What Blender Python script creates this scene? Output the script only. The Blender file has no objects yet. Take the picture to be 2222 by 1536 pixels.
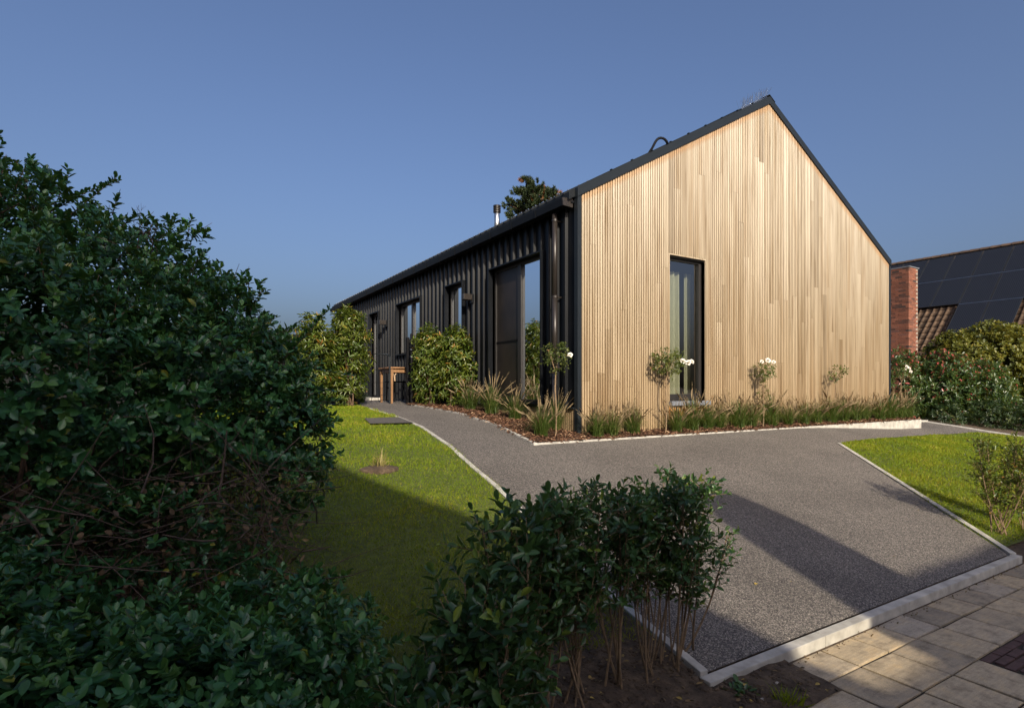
import bpy, bmesh, math, random
import numpy as np
from mathutils import Vector

# ------------------------------------------------------------------ camera, sky, sun, exposure
SC = bpy.context.scene
COL = SC.collection
EYE = Vector((0, 0, 1.45))
cam = bpy.data.cameras.new("camera"); camo = bpy.data.objects.new("camera", cam); COL.objects.link(camo)
cam.sensor_width = 36; cam.lens = 19.91; cam.shift_y = 0.0333; cam.clip_start = 0.05; cam.clip_end = 3000
camo.location = EYE; camo.rotation_euler = (math.radians(90), 0, math.radians(-31.557))
SC.camera = camo

SUN_EL = math.radians(27.0)
SUN_TRAVEL = Vector((0.28 * math.cos(SUN_EL), 0.96 * math.cos(SUN_EL), -math.sin(SUN_EL))).normalized()
world = bpy.data.worlds.new("World"); SC.world = world; world.use_nodes = True
wn = world.node_tree.nodes; wl = world.node_tree.links
sky = wn.new("ShaderNodeTexSky"); sky.sky_type = 'NISHITA'; sky.sun_disc = False
sky.sun_elevation = SUN_EL; sky.sun_rotation = math.atan2(-SUN_TRAVEL.x, -SUN_TRAVEL.y)
sky.air_density = 1.0; sky.dust_density = 7.2; sky.ozone_density = 4.4; sky.altitude = 0
bg = wn["Background"]; bg.inputs[1].default_value = 0.128
tint = wn.new("ShaderNodeMix"); tint.data_type = 'RGBA'; tint.blend_type = 'MULTIPLY'; tint.inputs[0].default_value = 1; tint.inputs[7].default_value = (.955, .925, .99, 1)   # a hazy, slightly violet autumn air
wl.new(sky.outputs[0], tint.inputs[6]); wl.new(tint.outputs[2], bg.inputs[0])
sl = bpy.data.lights.new("sun", 'SUN'); sl.energy = 4.7; sl.angle = math.radians(0.5); sl.color = (1.0, 0.885, 0.70)
slo = bpy.data.objects.new("sun", sl); COL.objects.link(slo)
slo.rotation_euler = SUN_TRAVEL.to_track_quat('-Z', 'Y').to_euler(); slo.location = (-5, -15, 12)
SC.view_settings.view_transform = 'Standard'; SC.view_settings.look = 'None'
SC.view_settings.exposure = 0.38; SC.view_settings.gamma = 1.0; SC.view_settings.use_curve_mapping = False

rng = np.random.default_rng(7); random.seed(7)

# ------------------------------------------------------------------ object helpers
def tag(o, label=None, cat=None, group=None, kind=None):
    if label: o["label"] = label
    if cat: o["category"] = cat
    if group: o["group"] = group
    if kind: o["kind"] = kind
    return o
def empty(name, loc=(0, 0, 0), rz=0):
    o = bpy.data.objects.new(name, None); o.empty_display_size = .1
    COL.objects.link(o); o.location = loc; o.rotation_euler = (0, 0, rz); return o
def link(name, me, mat=None, parent=None):
    if mat is not None and not me.materials: me.materials.append(mat)
    o = bpy.data.objects.new(name, me); COL.objects.link(o)
    if parent is not None: o.parent = parent
    return o
class MB:
    def __init__(s): s.v = []; s.f = []
    def add(s, vs, fs):
        b = len(s.v); s.v.extend([tuple(map(float, p)) for p in vs]); s.f.extend([tuple(i + b for i in f) for f in fs]); return s
    def box(s, x0, x1, y0, y1, z0, z1):
        return s.add([(x0,y0,z0),(x1,y0,z0),(x1,y1,z0),(x0,y1,z0),(x0,y0,z1),(x1,y0,z1),(x1,y1,z1),(x0,y1,z1)],
                     [(0,3,2,1),(4,5,6,7),(0,1,5,4),(1,2,6,5),(2,3,7,6),(3,0,4,7)])
    def quad(s, a, b, c, d): return s.add([a, b, c, d], [(0, 1, 2, 3)])
    def prism(s, poly, axis, a0, a1):
        """extrude a 2-D polygon along an axis: poly in the other two coordinates in x,y,z order"""
        n = len(poly); vs = []
        for a in (a0, a1):
            for p in poly:
                q = list(p); q.insert(axis, a); vs.append(q)
        fs = [tuple(range(n - 1, -1, -1)), tuple(range(n, 2 * n))] + [(i, (i + 1) % n, n + (i + 1) % n, n + i) for i in range(n)]
        return s.add(vs, fs)
    def tube(s, pts, rad, sides=6, cap=True):
        pts = [Vector(p) for p in pts]; n = len(pts)
        if not hasattr(rad, '__len__'): rad = [rad] * n
        vs = []; ref = None
        for i in range(n):
            t = (pts[min(i + 1, n - 1)] - pts[max(i - 1, 0)])
            t = t.normalized() if t.length > 1e-9 else Vector((0, 0, 1))
            if ref is None: ref = Vector((1, 0, 0)) if abs(t.x) < .8 else Vector((0, 1, 0))
            a = t.cross(ref).normalized(); b = t.cross(a).normalized(); ref = -b if False else ref
            for k in range(sides):
                an = 2 * math.pi * k / sides
                vs.append(pts[i] + (a * math.cos(an) + b * math.sin(an)) * rad[i])
        fs = []
        for i in range(n - 1):
            for k in range(sides):
                fs.append((i * sides + k, i * sides + (k + 1) % sides, (i + 1) * sides + (k + 1) % sides, (i + 1) * sides + k))
        if cap: fs += [tuple(range(sides - 1, -1, -1)), tuple((n - 1) * sides + k for k in range(sides))]
        return s.add(vs, fs)
    def lathe(s, prof, c, sides=16):
        vs = []; n = len(prof)
        for r, z in prof:
            for k in range(sides):
                a = 2 * math.pi * k / sides; vs.append((c[0] + r * math.cos(a), c[1] + r * math.sin(a), c[2] + z))
        fs = [(i * sides + k, i * sides + (k + 1) % sides, (i + 1) * sides + (k + 1) % sides, (i + 1) * sides + k) for i in range(n - 1) for k in range(sides)]
        fs += [tuple(range(sides - 1, -1, -1)), tuple((n - 1) * sides + k for k in range(sides))]
        return s.add(vs, fs)
    def mesh(s, name, smooth=False):
        me = bpy.data.meshes.new(name); me.from_pydata(s.v, [], s.f); me.validate(); me.update()
        if hasattr(s, 'groove'): me.attributes.new("groove", 'FLOAT', 'POINT').data.foreach_set("value", np.array(s.groove, np.float32))
        if smooth: me.shade_smooth()
        return me
    def build(s, name, mat, parent=None, smooth=False, bevel=0):
        o = link(name, s.mesh(name, smooth), mat, parent)
        if bevel:
            m = o.modifiers.new("bevel", 'BEVEL'); m.width = bevel; m.segments = 2; m.limit_method = 'ANGLE'
        return o
def arr_mesh(name, V, faces, rnd=None):
    """V (n,k,3): n copies of a k-vertex piece with the same faces, one mesh; rnd (n) goes to a point attribute"""
    n, k, _ = V.shape
    me = bpy.data.meshes.new(name); me.vertices.add(n * k)
    me.vertices.foreach_set("co", np.ascontiguousarray(V, dtype=np.float32).ravel())
    tot = np.array([len(f) for f in faces]); flat = np.concatenate([np.array(f) for f in faces])
    idx = (flat[None, :] + (np.arange(n) * k)[:, None]).ravel()
    me.loops.add(len(idx)); me.loops.foreach_set("vertex_index", idx.astype(np.int32))
    lt = np.tile(tot, n); ls = np.concatenate([[0], np.cumsum(lt)[:-1]])
    me.polygons.add(len(lt)); me.polygons.foreach_set("loop_start", ls.astype(np.int32)); me.polygons.foreach_set("loop_total", lt.astype(np.int32))
    if rnd is not None:
        a = me.attributes.new("rnd", 'FLOAT', 'POINT'); a.data.foreach_set("value", np.repeat(rnd, k).astype(np.float32))
    me.update(calc_edges=True); return me
def unit(a): return a / np.maximum(np.linalg.norm(a, axis=-1, keepdims=True), 1e-9)

LEAF = np.array([(0,0,0),(.18,.28,.05),(.48,.50,.09),(.80,.38,.04),(1,0,-.08),(.80,-.38,.04),(.48,-.50,.09),(.18,-.28,.05)])
LEAF_F = [(0, 4, 3, 2, 1), (0, 7, 6, 5, 4)]
LANCE = np.array([(0,0,0),(.15,.30,.07),(.4,.48,.10),(.7,.28,-.04),(1,0,-.28),(.7,-.28,-.04),(.4,-.48,.10),(.15,-.30,.07)])
BLADE = np.array([(0,-.5,0),(0,.5,0),(.5,.4,.06),(.5,-.4,.06),(1,0,-.10)])
BLADE_F = [(0, 1, 2, 3), (3, 2, 4)]
def leaf_verts(P, A, N, L, W, T=LEAF):
    A = unit(A); S = unit(np.cross(A, N)); N2 = np.cross(S, A)
    L = np.broadcast_to(L, (len(P),))[:, None, None]; W = np.broadcast_to(W, (len(P),))[:, None, None]
    return P[:, None, :] + A[:, None, :] * T[None, :, 0:1] * L + S[:, None, :] * T[None, :, 1:2] * W + N2[:, None, :] * T[None, :, 2:3] * L
def rdir(n): return unit(rng.normal(size=(n, 3)))

# ------------------------------------------------------------------ materials
def mat_new(name):
    m = bpy.data.materials.new(name); m.use_nodes = True
    nt = m.node_tree; return m, nt, nt.nodes["Principled BSDF"]
def N(nt, t, **kw):
    n = nt.nodes.new(t)
    for k, v in kw.items():
        if k in n.inputs: n.inputs[k].default_value = v
        else: setattr(n, k, v)
    return n
def ramp(nt, fac, stops, interp='LINEAR'):
    r = nt.nodes.new("ShaderNodeValToRGB"); r.color_ramp.interpolation = interp
    e = r.color_ramp.elements
    while len(e) < len(stops): e.new(.5)
    for el, (p, c) in zip(e, stops): el.position = p; el.color = (*c, 1) if len(c) == 3 else c
    nt.links.new(fac, r.inputs[0]); return r
def coords(nt, scale=(1, 1, 1), kind='Object'):
    tc = nt.nodes.new("ShaderNodeTexCoord"); mp = nt.nodes.new("ShaderNodeMapping"); mp.inputs['Scale'].default_value = scale
    nt.links.new(tc.outputs[kind], mp.inputs[0]); return mp.outputs[0]
def wcoords(nt, scale=(1, 1, 1)):
    g = nt.nodes.new("ShaderNodeNewGeometry"); mp = nt.nodes.new("ShaderNodeMapping"); mp.inputs['Scale'].default_value = scale
    nt.links.new(g.outputs['Position'], mp.inputs[0]); return mp.outputs[0]
def noise(nt, co, scale, detail=4, rough=.55):
    n = N(nt, "ShaderNodeTexNoise"); n.inputs['Scale'].default_value = scale; n.inputs['Detail'].default_value = detail; n.inputs['Roughness'].default_value = rough
    nt.links.new(co, n.inputs['Vector']); return n
def mixc(nt, fac, a, b, mode='MIX'):
    m = nt.nodes.new("ShaderNodeMix"); m.data_type = 'RGBA'; m.blend_type = mode
    for s, v in ((m.inputs[0], fac), (m.inputs[6], a), (m.inputs[7], b)):
        if hasattr(v, 'is_linked'): nt.links.new(v, s)
        elif isinstance(v, (int, float)): s.default_value = v
        else: s.default_value = (*v, 1)
    return m.outputs[2]
def math_(nt, op, a, b=None, clamp=False):
    m = nt.nodes.new("ShaderNodeMath"); m.operation = op; m.use_clamp = clamp
    for s, v in zip(m.inputs, (a, b)):
        if v is None: continue
        if hasattr(v, 'is_linked'): nt.links.new(v, s)
        else: s.default_value = v
    return m.outputs[0]
def bump(nt, bs, height, strength=.3, dist=.01):
    b = nt.nodes.new("ShaderNodeBump"); b.inputs['Strength'].default_value = strength; b.inputs['Distance'].default_value = dist
    nt.links.new(height, b.inputs['Height']); nt.links.new(b.outputs[0], bs.inputs['Normal'])

def m_simple(name, col, rough=.5, metal=0, var=.15, scale=8, bmp=.1, stretch=(1, 1, 1), spec=.5):
    m, nt, bs = mat_new(name); co = wcoords(nt, stretch)
    n = noise(nt, co, scale); lo = tuple(c * (1 - var) for c in col); hi = tuple(min(1, c * (1 + var)) for c in col)
    r = ramp(nt, n.outputs[0], [(.3, lo), (.7, hi)]); nt.links.new(r.outputs[0], bs.inputs['Base Color'])
    bs.inputs['Roughness'].default_value = rough; bs.inputs['Metallic'].default_value = metal
    bs.inputs['Specular IOR Level'].default_value = spec
    if bmp: bump(nt, bs, noise(nt, co, scale * 12).outputs[0], bmp, .004)
    return m
def m_leaf(name, stops, rough=.4, trans=.22, tcol=(.30, .42, .05), spec=.5):
    m, nt, bs = mat_new(name)
    a = nt.nodes.new("ShaderNodeAttribute"); a.attribute_name = "rnd"
    co = wcoords(nt); nz = noise(nt, co, 60, 2)
    f = math_(nt, 'ADD', a.outputs['Fac'], math_(nt, 'MULTIPLY', math_(nt, 'SUBTRACT', nz.outputs[0], .5), .25))
    r = ramp(nt, f, stops); nt.links.new(r.outputs[0], bs.inputs['Base Color'])
    bs.inputs['Roughness'].default_value = rough; bs.inputs['Specular IOR Level'].default_value = spec
    t = nt.nodes.new("ShaderNodeBsdfTranslucent")
    tc = mixc(nt, .65, r.outputs[0], tcol); nt.links.new(tc, t.inputs[0])
    mx = nt.nodes.new("ShaderNodeMixShader"); mx.inputs[0].default_value = trans
    nt.links.new(bs.outputs[0], mx.inputs[1]); nt.links.new(t.outputs[0], mx.inputs[2])
    nt.links.new(mx.outputs[0], nt.nodes["Material Output"].inputs[0]); return m
def m_glass(name, tint=(.9, .95, .95), base=.12):
    m, nt, bs = mat_new(name); nt.nodes.remove(bs)
    fr = N(nt, "ShaderNodeFresnel"); fr.inputs[0].default_value = 1.55
    k = math_(nt, 'ADD', math_(nt, 'MULTIPLY', fr.outputs[0], 1.15), base, True)
    tr = nt.nodes.new("ShaderNodeBsdfTransparent"); tr.inputs[0].default_value = (*tint, 1)
    gl = nt.nodes.new("ShaderNodeBsdfGlossy"); gl.inputs['Roughness'].default_value = .02; gl.inputs[0].default_value = (.9, .95, 1, 1)
    nz = noise(nt, wcoords(nt), 1.3, 1); b = nt.nodes.new("ShaderNodeBump"); b.inputs['Strength'].default_value = .05; b.inputs['Distance'].default_value = .05
    nt.links.new(nz.outputs[0], b.inputs['Height']); nt.links.new(b.outputs[0], gl.inputs['Normal'])
    mx = nt.nodes.new("ShaderNodeMixShader"); nt.links.new(k, mx.inputs[0]); nt.links.new(tr.outputs[0], mx.inputs[1]); nt.links.new(gl.outputs[0], mx.inputs[2])
    nt.links.new(mx.outputs[0], nt.nodes["Material Output"].inputs[0]); return m

M = {}
def mats():
    # weathered grooved timber boards: grain along z, a tone for each board, sheltered strips still orange
    m, nt, bs = mat_new("timber"); oi = nt.nodes.new("ShaderNodeObjectInfo")
    g = nt.nodes.new("ShaderNodeNewGeometry"); sx = nt.nodes.new("ShaderNodeSeparateXYZ"); nt.links.new(g.outputs['Position'], sx.inputs[0])
    add = nt.nodes.new("ShaderNodeVectorMath"); add.operation = 'ADD'
    cb = nt.nodes.new("ShaderNodeCombineXYZ"); nt.links.new(math_(nt, 'MULTIPLY', oi.outputs['Random'], 40.), cb.inputs[2])
    nt.links.new(g.outputs['Position'], add.inputs[0]); nt.links.new(cb.outputs[0], add.inputs[1])
    mp = nt.nodes.new("ShaderNodeMapping"); mp.inputs['Scale'].default_value = (30, 30, .8); nt.links.new(add.outputs[0], mp.inputs[0])
    n1 = noise(nt, mp.outputs[0], 1.0, 5, .6)
    mp2 = nt.nodes.new("ShaderNodeMapping"); mp2.inputs['Scale'].default_value = (5, 5, .35); nt.links.new(add.outputs[0], mp2.inputs[0])
    n2 = noise(nt, mp2.outputs[0], 1.0, 3)
    tone = ramp(nt, oi.outputs['Random'], [(0, (.23, .19, .138)), (.04, (.295, .248, .182)), (.3, (.33, .28, .208)), (.8, (.345, .293, .22)), (1, (.385, .335, .26))])
    grain = ramp(nt, n1.outputs[0], [(.30, (.58, .50, .40)), (.46, (.98, .96, .93)), (.62, (1.12, 1.10, 1.06)), (.8, (1.22, 1.2, 1.15))])
    c = mixc(nt, 1, tone.outputs[0], grain.outputs[0], 'MULTIPLY')
    stain = ramp(nt, n2.outputs[0], [(.3, (.74, .65, .53)), (.5, (1, .99, .97)), (.7, (1.12, 1.12, 1.1))])
    c = mixc(nt, .8, c, stain.outputs[0], 'MULTIPLY')
    # brightness gradient painted into the colour: paler high up, browner towards the bottom
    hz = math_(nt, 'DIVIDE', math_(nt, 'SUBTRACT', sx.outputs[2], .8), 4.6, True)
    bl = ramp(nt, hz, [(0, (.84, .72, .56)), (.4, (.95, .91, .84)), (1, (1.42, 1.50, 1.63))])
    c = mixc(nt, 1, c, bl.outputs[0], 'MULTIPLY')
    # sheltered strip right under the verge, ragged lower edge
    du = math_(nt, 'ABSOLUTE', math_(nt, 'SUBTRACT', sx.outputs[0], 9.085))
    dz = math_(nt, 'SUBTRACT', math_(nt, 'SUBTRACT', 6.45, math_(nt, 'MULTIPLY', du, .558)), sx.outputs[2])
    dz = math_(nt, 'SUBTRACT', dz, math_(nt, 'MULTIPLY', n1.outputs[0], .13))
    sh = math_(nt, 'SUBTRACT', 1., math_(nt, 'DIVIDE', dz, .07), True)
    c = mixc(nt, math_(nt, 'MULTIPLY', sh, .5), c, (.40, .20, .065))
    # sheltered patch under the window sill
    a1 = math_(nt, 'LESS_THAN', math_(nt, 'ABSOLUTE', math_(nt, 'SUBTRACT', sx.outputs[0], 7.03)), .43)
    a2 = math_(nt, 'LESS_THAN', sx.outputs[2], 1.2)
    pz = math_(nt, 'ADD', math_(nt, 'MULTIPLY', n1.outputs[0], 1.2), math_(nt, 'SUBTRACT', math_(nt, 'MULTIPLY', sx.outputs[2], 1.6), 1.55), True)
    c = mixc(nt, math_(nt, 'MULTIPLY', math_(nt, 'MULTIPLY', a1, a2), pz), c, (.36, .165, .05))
    # the groove floor is a darker brown
    at = nt.nodes.new("ShaderNodeAttribute"); at.attribute_name = "groove"
    c = mixc(nt, math_(nt, 'MULTIPLY', at.outputs['Fac'], .8), c, (.17, .09, .04))
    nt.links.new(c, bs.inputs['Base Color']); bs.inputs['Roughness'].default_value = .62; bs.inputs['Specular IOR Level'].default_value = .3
    bump(nt, bs, n1.outputs[0], .25, .003); M['timber'] = m
    M['metal'] = m_simple("anthracite_metal", (.007, .008, .010), .36, 0, .2, 3, .03, spec=.16)
    M['trim'] = m_simple("trim_metal", (.012, .016, .020), .45, 0, .1, 3, .02, spec=.25)
    M['brownmetal'] = m_simple("brown_metal", (.028, .023, .020), .38, .2, .1, 5, .02)
    M['frame'] = m_simple("window_frame", (.020, .018, .017), .45, 0, .1, 5, 0)
    M['steel'] = m_simple("steel", (.62, .62, .60), .28, 1, .05, 4, .02)
    M['inside'] = m_simple("interior", (.10, .09, .08), .8, 0, .1, 2, 0)
    M['roof'] = m_simple("roof_sheet", (.010, .012, .014), .5, 0, .15, 3, .03, spec=.2)
    M['glass'] = m_glass("glass"); M['glass_side'] = m_glass("glass_side", (.7, .75, .78), .03)
    M['curtain'] = m_simple("curtain", (.27, .255, .16), .85, 0, .08, 30, .05)
    M['sheer'] = m_simple("sheer_curtain", (.62, .64, .62), .9, 0, .05, 30, .05)
    M['screen'] = m_simple("fly_screen", (.016, .012, .010), .45, 0, .4, 3, .3)
    M['stone_sill'] = m_simple("sill_stone", (.15, .16, .18), .55, 0, .2, 25, .1)
    # resin bound gravel
    m, nt, bs = mat_new("gravel"); co = wcoords(nt)
    vo = N(nt, "ShaderNodeTexVoronoi"); vo.inputs['Scale'].default_value = 165; nt.links.new(co, vo.inputs['Vector'])
    sep = nt.nodes.new("ShaderNodeSeparateColor"); nt.links.new(vo.outputs['Color'], sep.inputs[0])
    r = ramp(nt, sep.outputs[0], [(0, (.022, .020, .019)), (.3, (.075, .068, .062)), (.6, (.145, .128, .113)), (.85, (.225, .20, .173)), (1, (.40, .36, .31))])
    big = noise(nt, co, 1.1, 4); br = ramp(nt, big.outputs[0], [(.25, (.74, .73, .72)), (.5, (.97, .96, .95)), (.75, (1.1, 1.09, 1.07))])
    nt.links.new(mixc(nt, 1, r.outputs[0], br.outputs[0], 'MULTIPLY'), bs.inputs['Base Color']); bs.inputs['Roughness'].default_value = .75
    inv = math_(nt, 'SUBTRACT', 1., vo.outputs['Distance']); bump(nt, bs, inv, .9, .006); M['gravel'] = m
    M['concrete'] = m_simple("kerb_concrete", (.40, .38, .335), .8, 0, .28, 9, .3)
    # paving slabs: a tone for each, blotchy stains
    m, nt, bs = mat_new("paving"); co = wcoords(nt); oi = nt.nodes.new("ShaderNodeObjectInfo")
    t = ramp(nt, oi.outputs['Random'], [(0, (.27, .225, .165)), (.35, (.40, .325, .22)), (.7, (.45, .36, .235)), (1, (.37, .32, .25))])
    n = noise(nt, co, 9, 8, .7); s = ramp(nt, n.outputs[0], [(.28, (.42, .39, .34)), (.5, (1, 1, 1)), (.72, (1.28, 1.16, .96))])
    n3 = noise(nt, co, 260, 2); s3 = ramp(nt, n3.outputs[0], [(.3, (.75, .75, .75)), (.7, (1.15, 1.15, 1.15))])
    c = mixc(nt, 1, mixc(nt, 1, t.outputs[0], s.outputs[0], 'MULTIPLY'), s3.outputs[0], 'MULTIPLY')
    n4 = noise(nt, co, 22, 3); sp = ramp(nt, n4.outputs[0], [(.70, (1, 1, 1)), (.74, (.4, .36, .3))])
    c = mixc(nt, .8, c, sp.outputs[0], 'MULTIPLY')
    st = noise(nt, wcoords(nt, (9, 60, 1)), 1.0, 4, .7); c = mixc(nt, .55, c, ramp(nt, st.outputs[0], [(.32, (.62, .6, .56)), (.6, (1.1, 1.08, 1.04))]).outputs[0], 'MULTIPLY')
    nt.links.new(c, bs.inputs['Base Color']); bs.inputs['Roughness'].default_value = .7; bump(nt, bs, n3.outputs[0], .3, .003); M['paving'] = m
    # soil
    m, nt, bs = mat_new("soil"); co = wcoords(nt); n = noise(nt, co, 14, 8, .7)
    r = ramp(nt, n.outputs[0], [(.3, (.028, .018, .011)), (.5, (.075, .05, .03)), (.7, (.15, .105, .065))]); nt.links.new(r.outputs[0], bs.inputs['Base Color'])
    bs.inputs['Roughness'].default_value = .95; bump(nt, bs, n.outputs[0], 1, .03); M['soil'] = m
    M['joint'] = m_simple("joint_sand", (.03, .022, .012), .95, 0, .4, 40, .4)
    M['turf'] = m_simple("turf_base", (.065, .08, .01), .95, 0, .4, 20, .4)
    M['asphalt'] = m_simple("asphalt", (.05, .05, .05), .85, 0, .3, 60, .4)
    M['mulch_base'] = m_simple("mulch_base", (.055, .027, .015), .95, 0, .5, 40, .6)
    M['clay'] = m_simple("clay_paver", (.075, .038, .032), .8, 0, .3, 30, .3)
    M['iron'] = m_simple("cast_iron", (.06, .045, .042), .6, .4, .3, 20, .3)
    M['rubber'] = m_simple("dark_slab", (.075, .068, .06), .9, 0, .3, 25, .3)
    M['oiled'] = m_simple("oiled_wood", (.22, .115, .05), .5, 0, .3, 12, .1, (1, 1, .2))
    M['palewood'] = m_simple("pale_wood", (.38, .25, .14), .5, 0, .2, 12, .1)
    M['black'] = m_simple("black_coated", (.006, .006, .007), .6, 0, .2, 6, .05, spec=.12)
    M['bark'] = m_simple("bark", (.11, .065, .04), .9, 0, .4, 40, .5)
    M['stem'] = m_simple("green_stem", (.12, .13, .045), .7, 0, .3, 30, .2)
    M['tan_stem'] = m_simple("tan_stem", (.20, .135, .075), .8, 0, .3, 40, .3)
    M['dead'] = m_simple("dead_twig", (.085, .055, .038), .9, 0, .5, 25, .3)
    M['petal'] = m_simple("white_petal", (.80, .76, .68), .6, 0, .05, 20, 0)
    M['tile'] = m_simple("roof_tile", (.085, .052, .03), .85, 0, .55, 5, .3)
    M['ridge'] = m_simple("ridge_tile", (.07, .042, .026), .85, 0, .5, 4, .3)
    M['pvframe'] = m_simple("panel_frame", (.035, .038, .043), .45, .3, .1, 5, 0)
    m, nt, bs = mat_new("panel_cells"); co = coords(nt)
    w = N(nt, "ShaderNodeTexWave"); w.wave_type = 'BANDS'; w.bands_direction = 'Y'; w.inputs['Scale'].default_value = 5.2; w.inputs['Distortion'].default_value = 0
    nt.links.new(co, w.inputs['Vector']); r = ramp(nt, w.outputs[0], [(.84, (.006, .008, .014)), (.97, (.045, .05, .062))])
    nt.links.new(r.outputs[0], bs.inputs['Base Color']); bs.inputs['Roughness'].default_value = .45; bs.inputs['Specular IOR Level'].default_value = .12; M['pv'] = m
    m, nt, bs = mat_new("brick"); oi = nt.nodes.new("ShaderNodeObjectInfo"); n = noise(nt, wcoords(nt), 30)
    r = ramp(nt, oi.outputs['Random'], [(0, (.045, .03, .025)), (.16, (.12, .048, .03)), (.5, (.19, .068, .038)), (.9, (.25, .095, .055)), (1, (.14, .065, .05))])
    nt.links.new(mixc(nt, .5, r.outputs[0], ramp(nt, n.outputs[0], [(.3, (.6, .6, .6)), (.7, (1.2, 1.2, 1.2))]).outputs[0], 'MULTIPLY'), bs.inputs['Base Color'])
    bs.inputs['Roughness'].default_value = .9; M['brick'] = m
    M['mortar'] = m_simple("mortar", (.26, .22, .18), .95, 0, .2, 20, .2)
    # foliage
    M['bush'] = m_leaf("bush_leaf", [(0, (.016, .058, .020)), (.4, (.030, .110, .036)), (.75, (.055, .165, .046)), (.93, (.11, .22, .04)), (1, (.30, .27, .03))], .33, .17, (.25, .36, .03), spec=.55)
    M['privet'] = m_leaf("privet_leaf", [(0, (.018, .05, .018)), (.5, (.034, .09, .028)), (.85, (.065, .135, .032)), (1, (.20, .25, .03))], .36, .2)
    M['laurel'] = m_leaf("laurel_leaf", [(0, (.036, .072, .012)), (.4, (.070, .110, .016)), (.8, (.13, .16, .022)), (.95, (.22, .20, .03)), (1, (.30, .13, .03))], .34, .28, (.40, .42, .04))
    M['photinia'] = m_leaf("photinia_leaf", [(0, (.020, .042, .016)), (.5, (.042, .078, .022)), (.8, (.075, .11, .03)), (.86, (.26, .045, .04)), (1, (.34, .07, .06))], .30, .2)
    M['golden'] = m_leaf("golden_leaf", [(0, (.03, .045, .008)), (.4, (.075, .09, .012)), (.8, (.15, .15, .018)), (1, (.26, .20, .03))], .5, .28, (.42, .36, .04))
    M['lowshrub'] = m_leaf("low_leaf", [(0, (.012, .030, .012)), (.7, (.030, .062, .022)), (1, (.14, .16, .03))], .4, .15)
    M['rose'] = m_leaf("rose_leaf", [(0, (.035, .055, .014)), (.5, (.075, .095, .02)), (.9, (.14, .14, .028)), (1, (.22, .09, .04))], .4, .3)
    M['pine'] = m_leaf("pine_needles", [(0, (.018, .035, .014)), (.6, (.04, .062, .02)), (.82, (.075, .08, .02)), (.9, (.22, .085, .025)), (1, (.26, .12, .04))], .6, .1)
    M['hedge'] = m_leaf("hedge_leaf", [(0, (.012, .028, .010)), (1, (.035, .06, .02))], .6, .05)
    M['grass'] = m_leaf("lawn_grass", [(0, (.06, .125, .008)), (.45, (.155, .23, .012)), (.8, (.25, .28, .018)), (1, (.38, .30, .06))], .6, .38, (.46, .44, .02), spec=.2)
    M['fountain'] = m_leaf("fountain_grass", [(0, (.035, .070, .012)), (.6, (.07, .11, .018)), (.9, (.12, .15, .03)), (1, (.28, .22, .08))], .5, .3)
    M['seed'] = m_leaf("seed_head", [(0, (.20, .145, .075)), (.5, (.33, .25, .14)), (1, (.46, .37, .22))], .8, .4, (.5, .34, .16))
    M['mulch'] = m_leaf("bark_chip", [(0, (.045, .020, .011)), (.5, (.13, .058, .030)), (.85, (.22, .115, .06)), (1, (.38, .25, .15))], .85, 0)
    M['drygrass'] = m_leaf("dry_stems", [(0, (.16, .13, .04)), (.6, (.30, .24, .08)), (1, (.42, .34, .14))], .6, .2)
    M['litter'] = m_leaf("litter", [(0, (.07, .04, .02)), (.7, (.18, .11, .05)), (1, (.42, .30, .06))], .7, .1)
    M['pebble'] = m_simple("pebble", (.33, .30, .26), .8, 0, .4, 30, .2)
mats()

# ------------------------------------------------------------------ terrain height
HV = [1.7, 1.9, 5.7, 7, 8.2, 9.5, 11, 13]; HZ = [0, .06, .74, .92, 1.04, 1.10, 1.14, 1.17]
def sstep(a, b, x):
    t = np.clip((np.asarray(x, float) - a) / (b - a), 0, 1); return t * t * (3 - 2 * t)
def hh(x, y): return np.interp(y, HV, HZ) - .17 * sstep(9, 14, x) * sstep(2, 5.5, y)
def h(x, y): return float(hh(x, y))
def patch(name, poly, off, mat, g=.4, label=None, kind='structure', thick=0, cat=None):
    bm = bmesh.new(); f = bm.faces.new([bm.verts.new((p[0], p[1], 0)) for p in poly])
    xs = [p[0] for p in poly]; ys = [p[1] for p in poly]
    cuts_y = sorted(set([k for k in HV] + list(np.arange(min(ys), max(ys), g))))
    for a in np.arange(math.ceil(min(xs) / g) * g, max(xs), g):
        bmesh.ops.bisect_plane(bm, geom=bm.verts[:] + bm.edges[:] + bm.faces[:], plane_co=(a, 0, 0), plane_no=(1, 0, 0))
    for a in cuts_y:
        if min(ys) < a < max(ys): bmesh.ops.bisect_plane(bm, geom=bm.verts[:] + bm.edges[:] + bm.faces[:], plane_co=(0, a, 0), plane_no=(0, 1, 0))
    for v in bm.verts: v.co.z = h(v.co.x, v.co.y) + off
    bmesh.ops.recalc_face_normals(bm, faces=bm.faces)
    me = bpy.data.meshes.new(name); bm.to_mesh(me); bm.free()
    if me.polygons and me.polygons[0].normal.z < 0: me.flip_normals()
    o = link(name, me, mat); tag(o, label, cat, kind=kind); return o
def inpoly(x, y, poly):
    c = np.zeros(len(x), bool); n = len(poly); j = n - 1
    for i in range(n):
        xi, yi = poly[i]; xj, yj = poly[j]
        t = ((yi > y) != (yj > y)) & (x < (xj - xi) * (y - yi) / (yj - yi + 1e-12) + xi); c ^= t; j = i
    return c
CAM_F = np.array([.5234, .8521]); CAM_R = np.array([.8521, -.5234])
def depth(x, y): return x * CAM_F[0] + y * CAM_F[1]
def screen_x(x, y): return (x * CAM_R[0] + y * CAM_R[1]) / np.maximum(depth(x, y), .05)

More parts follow.
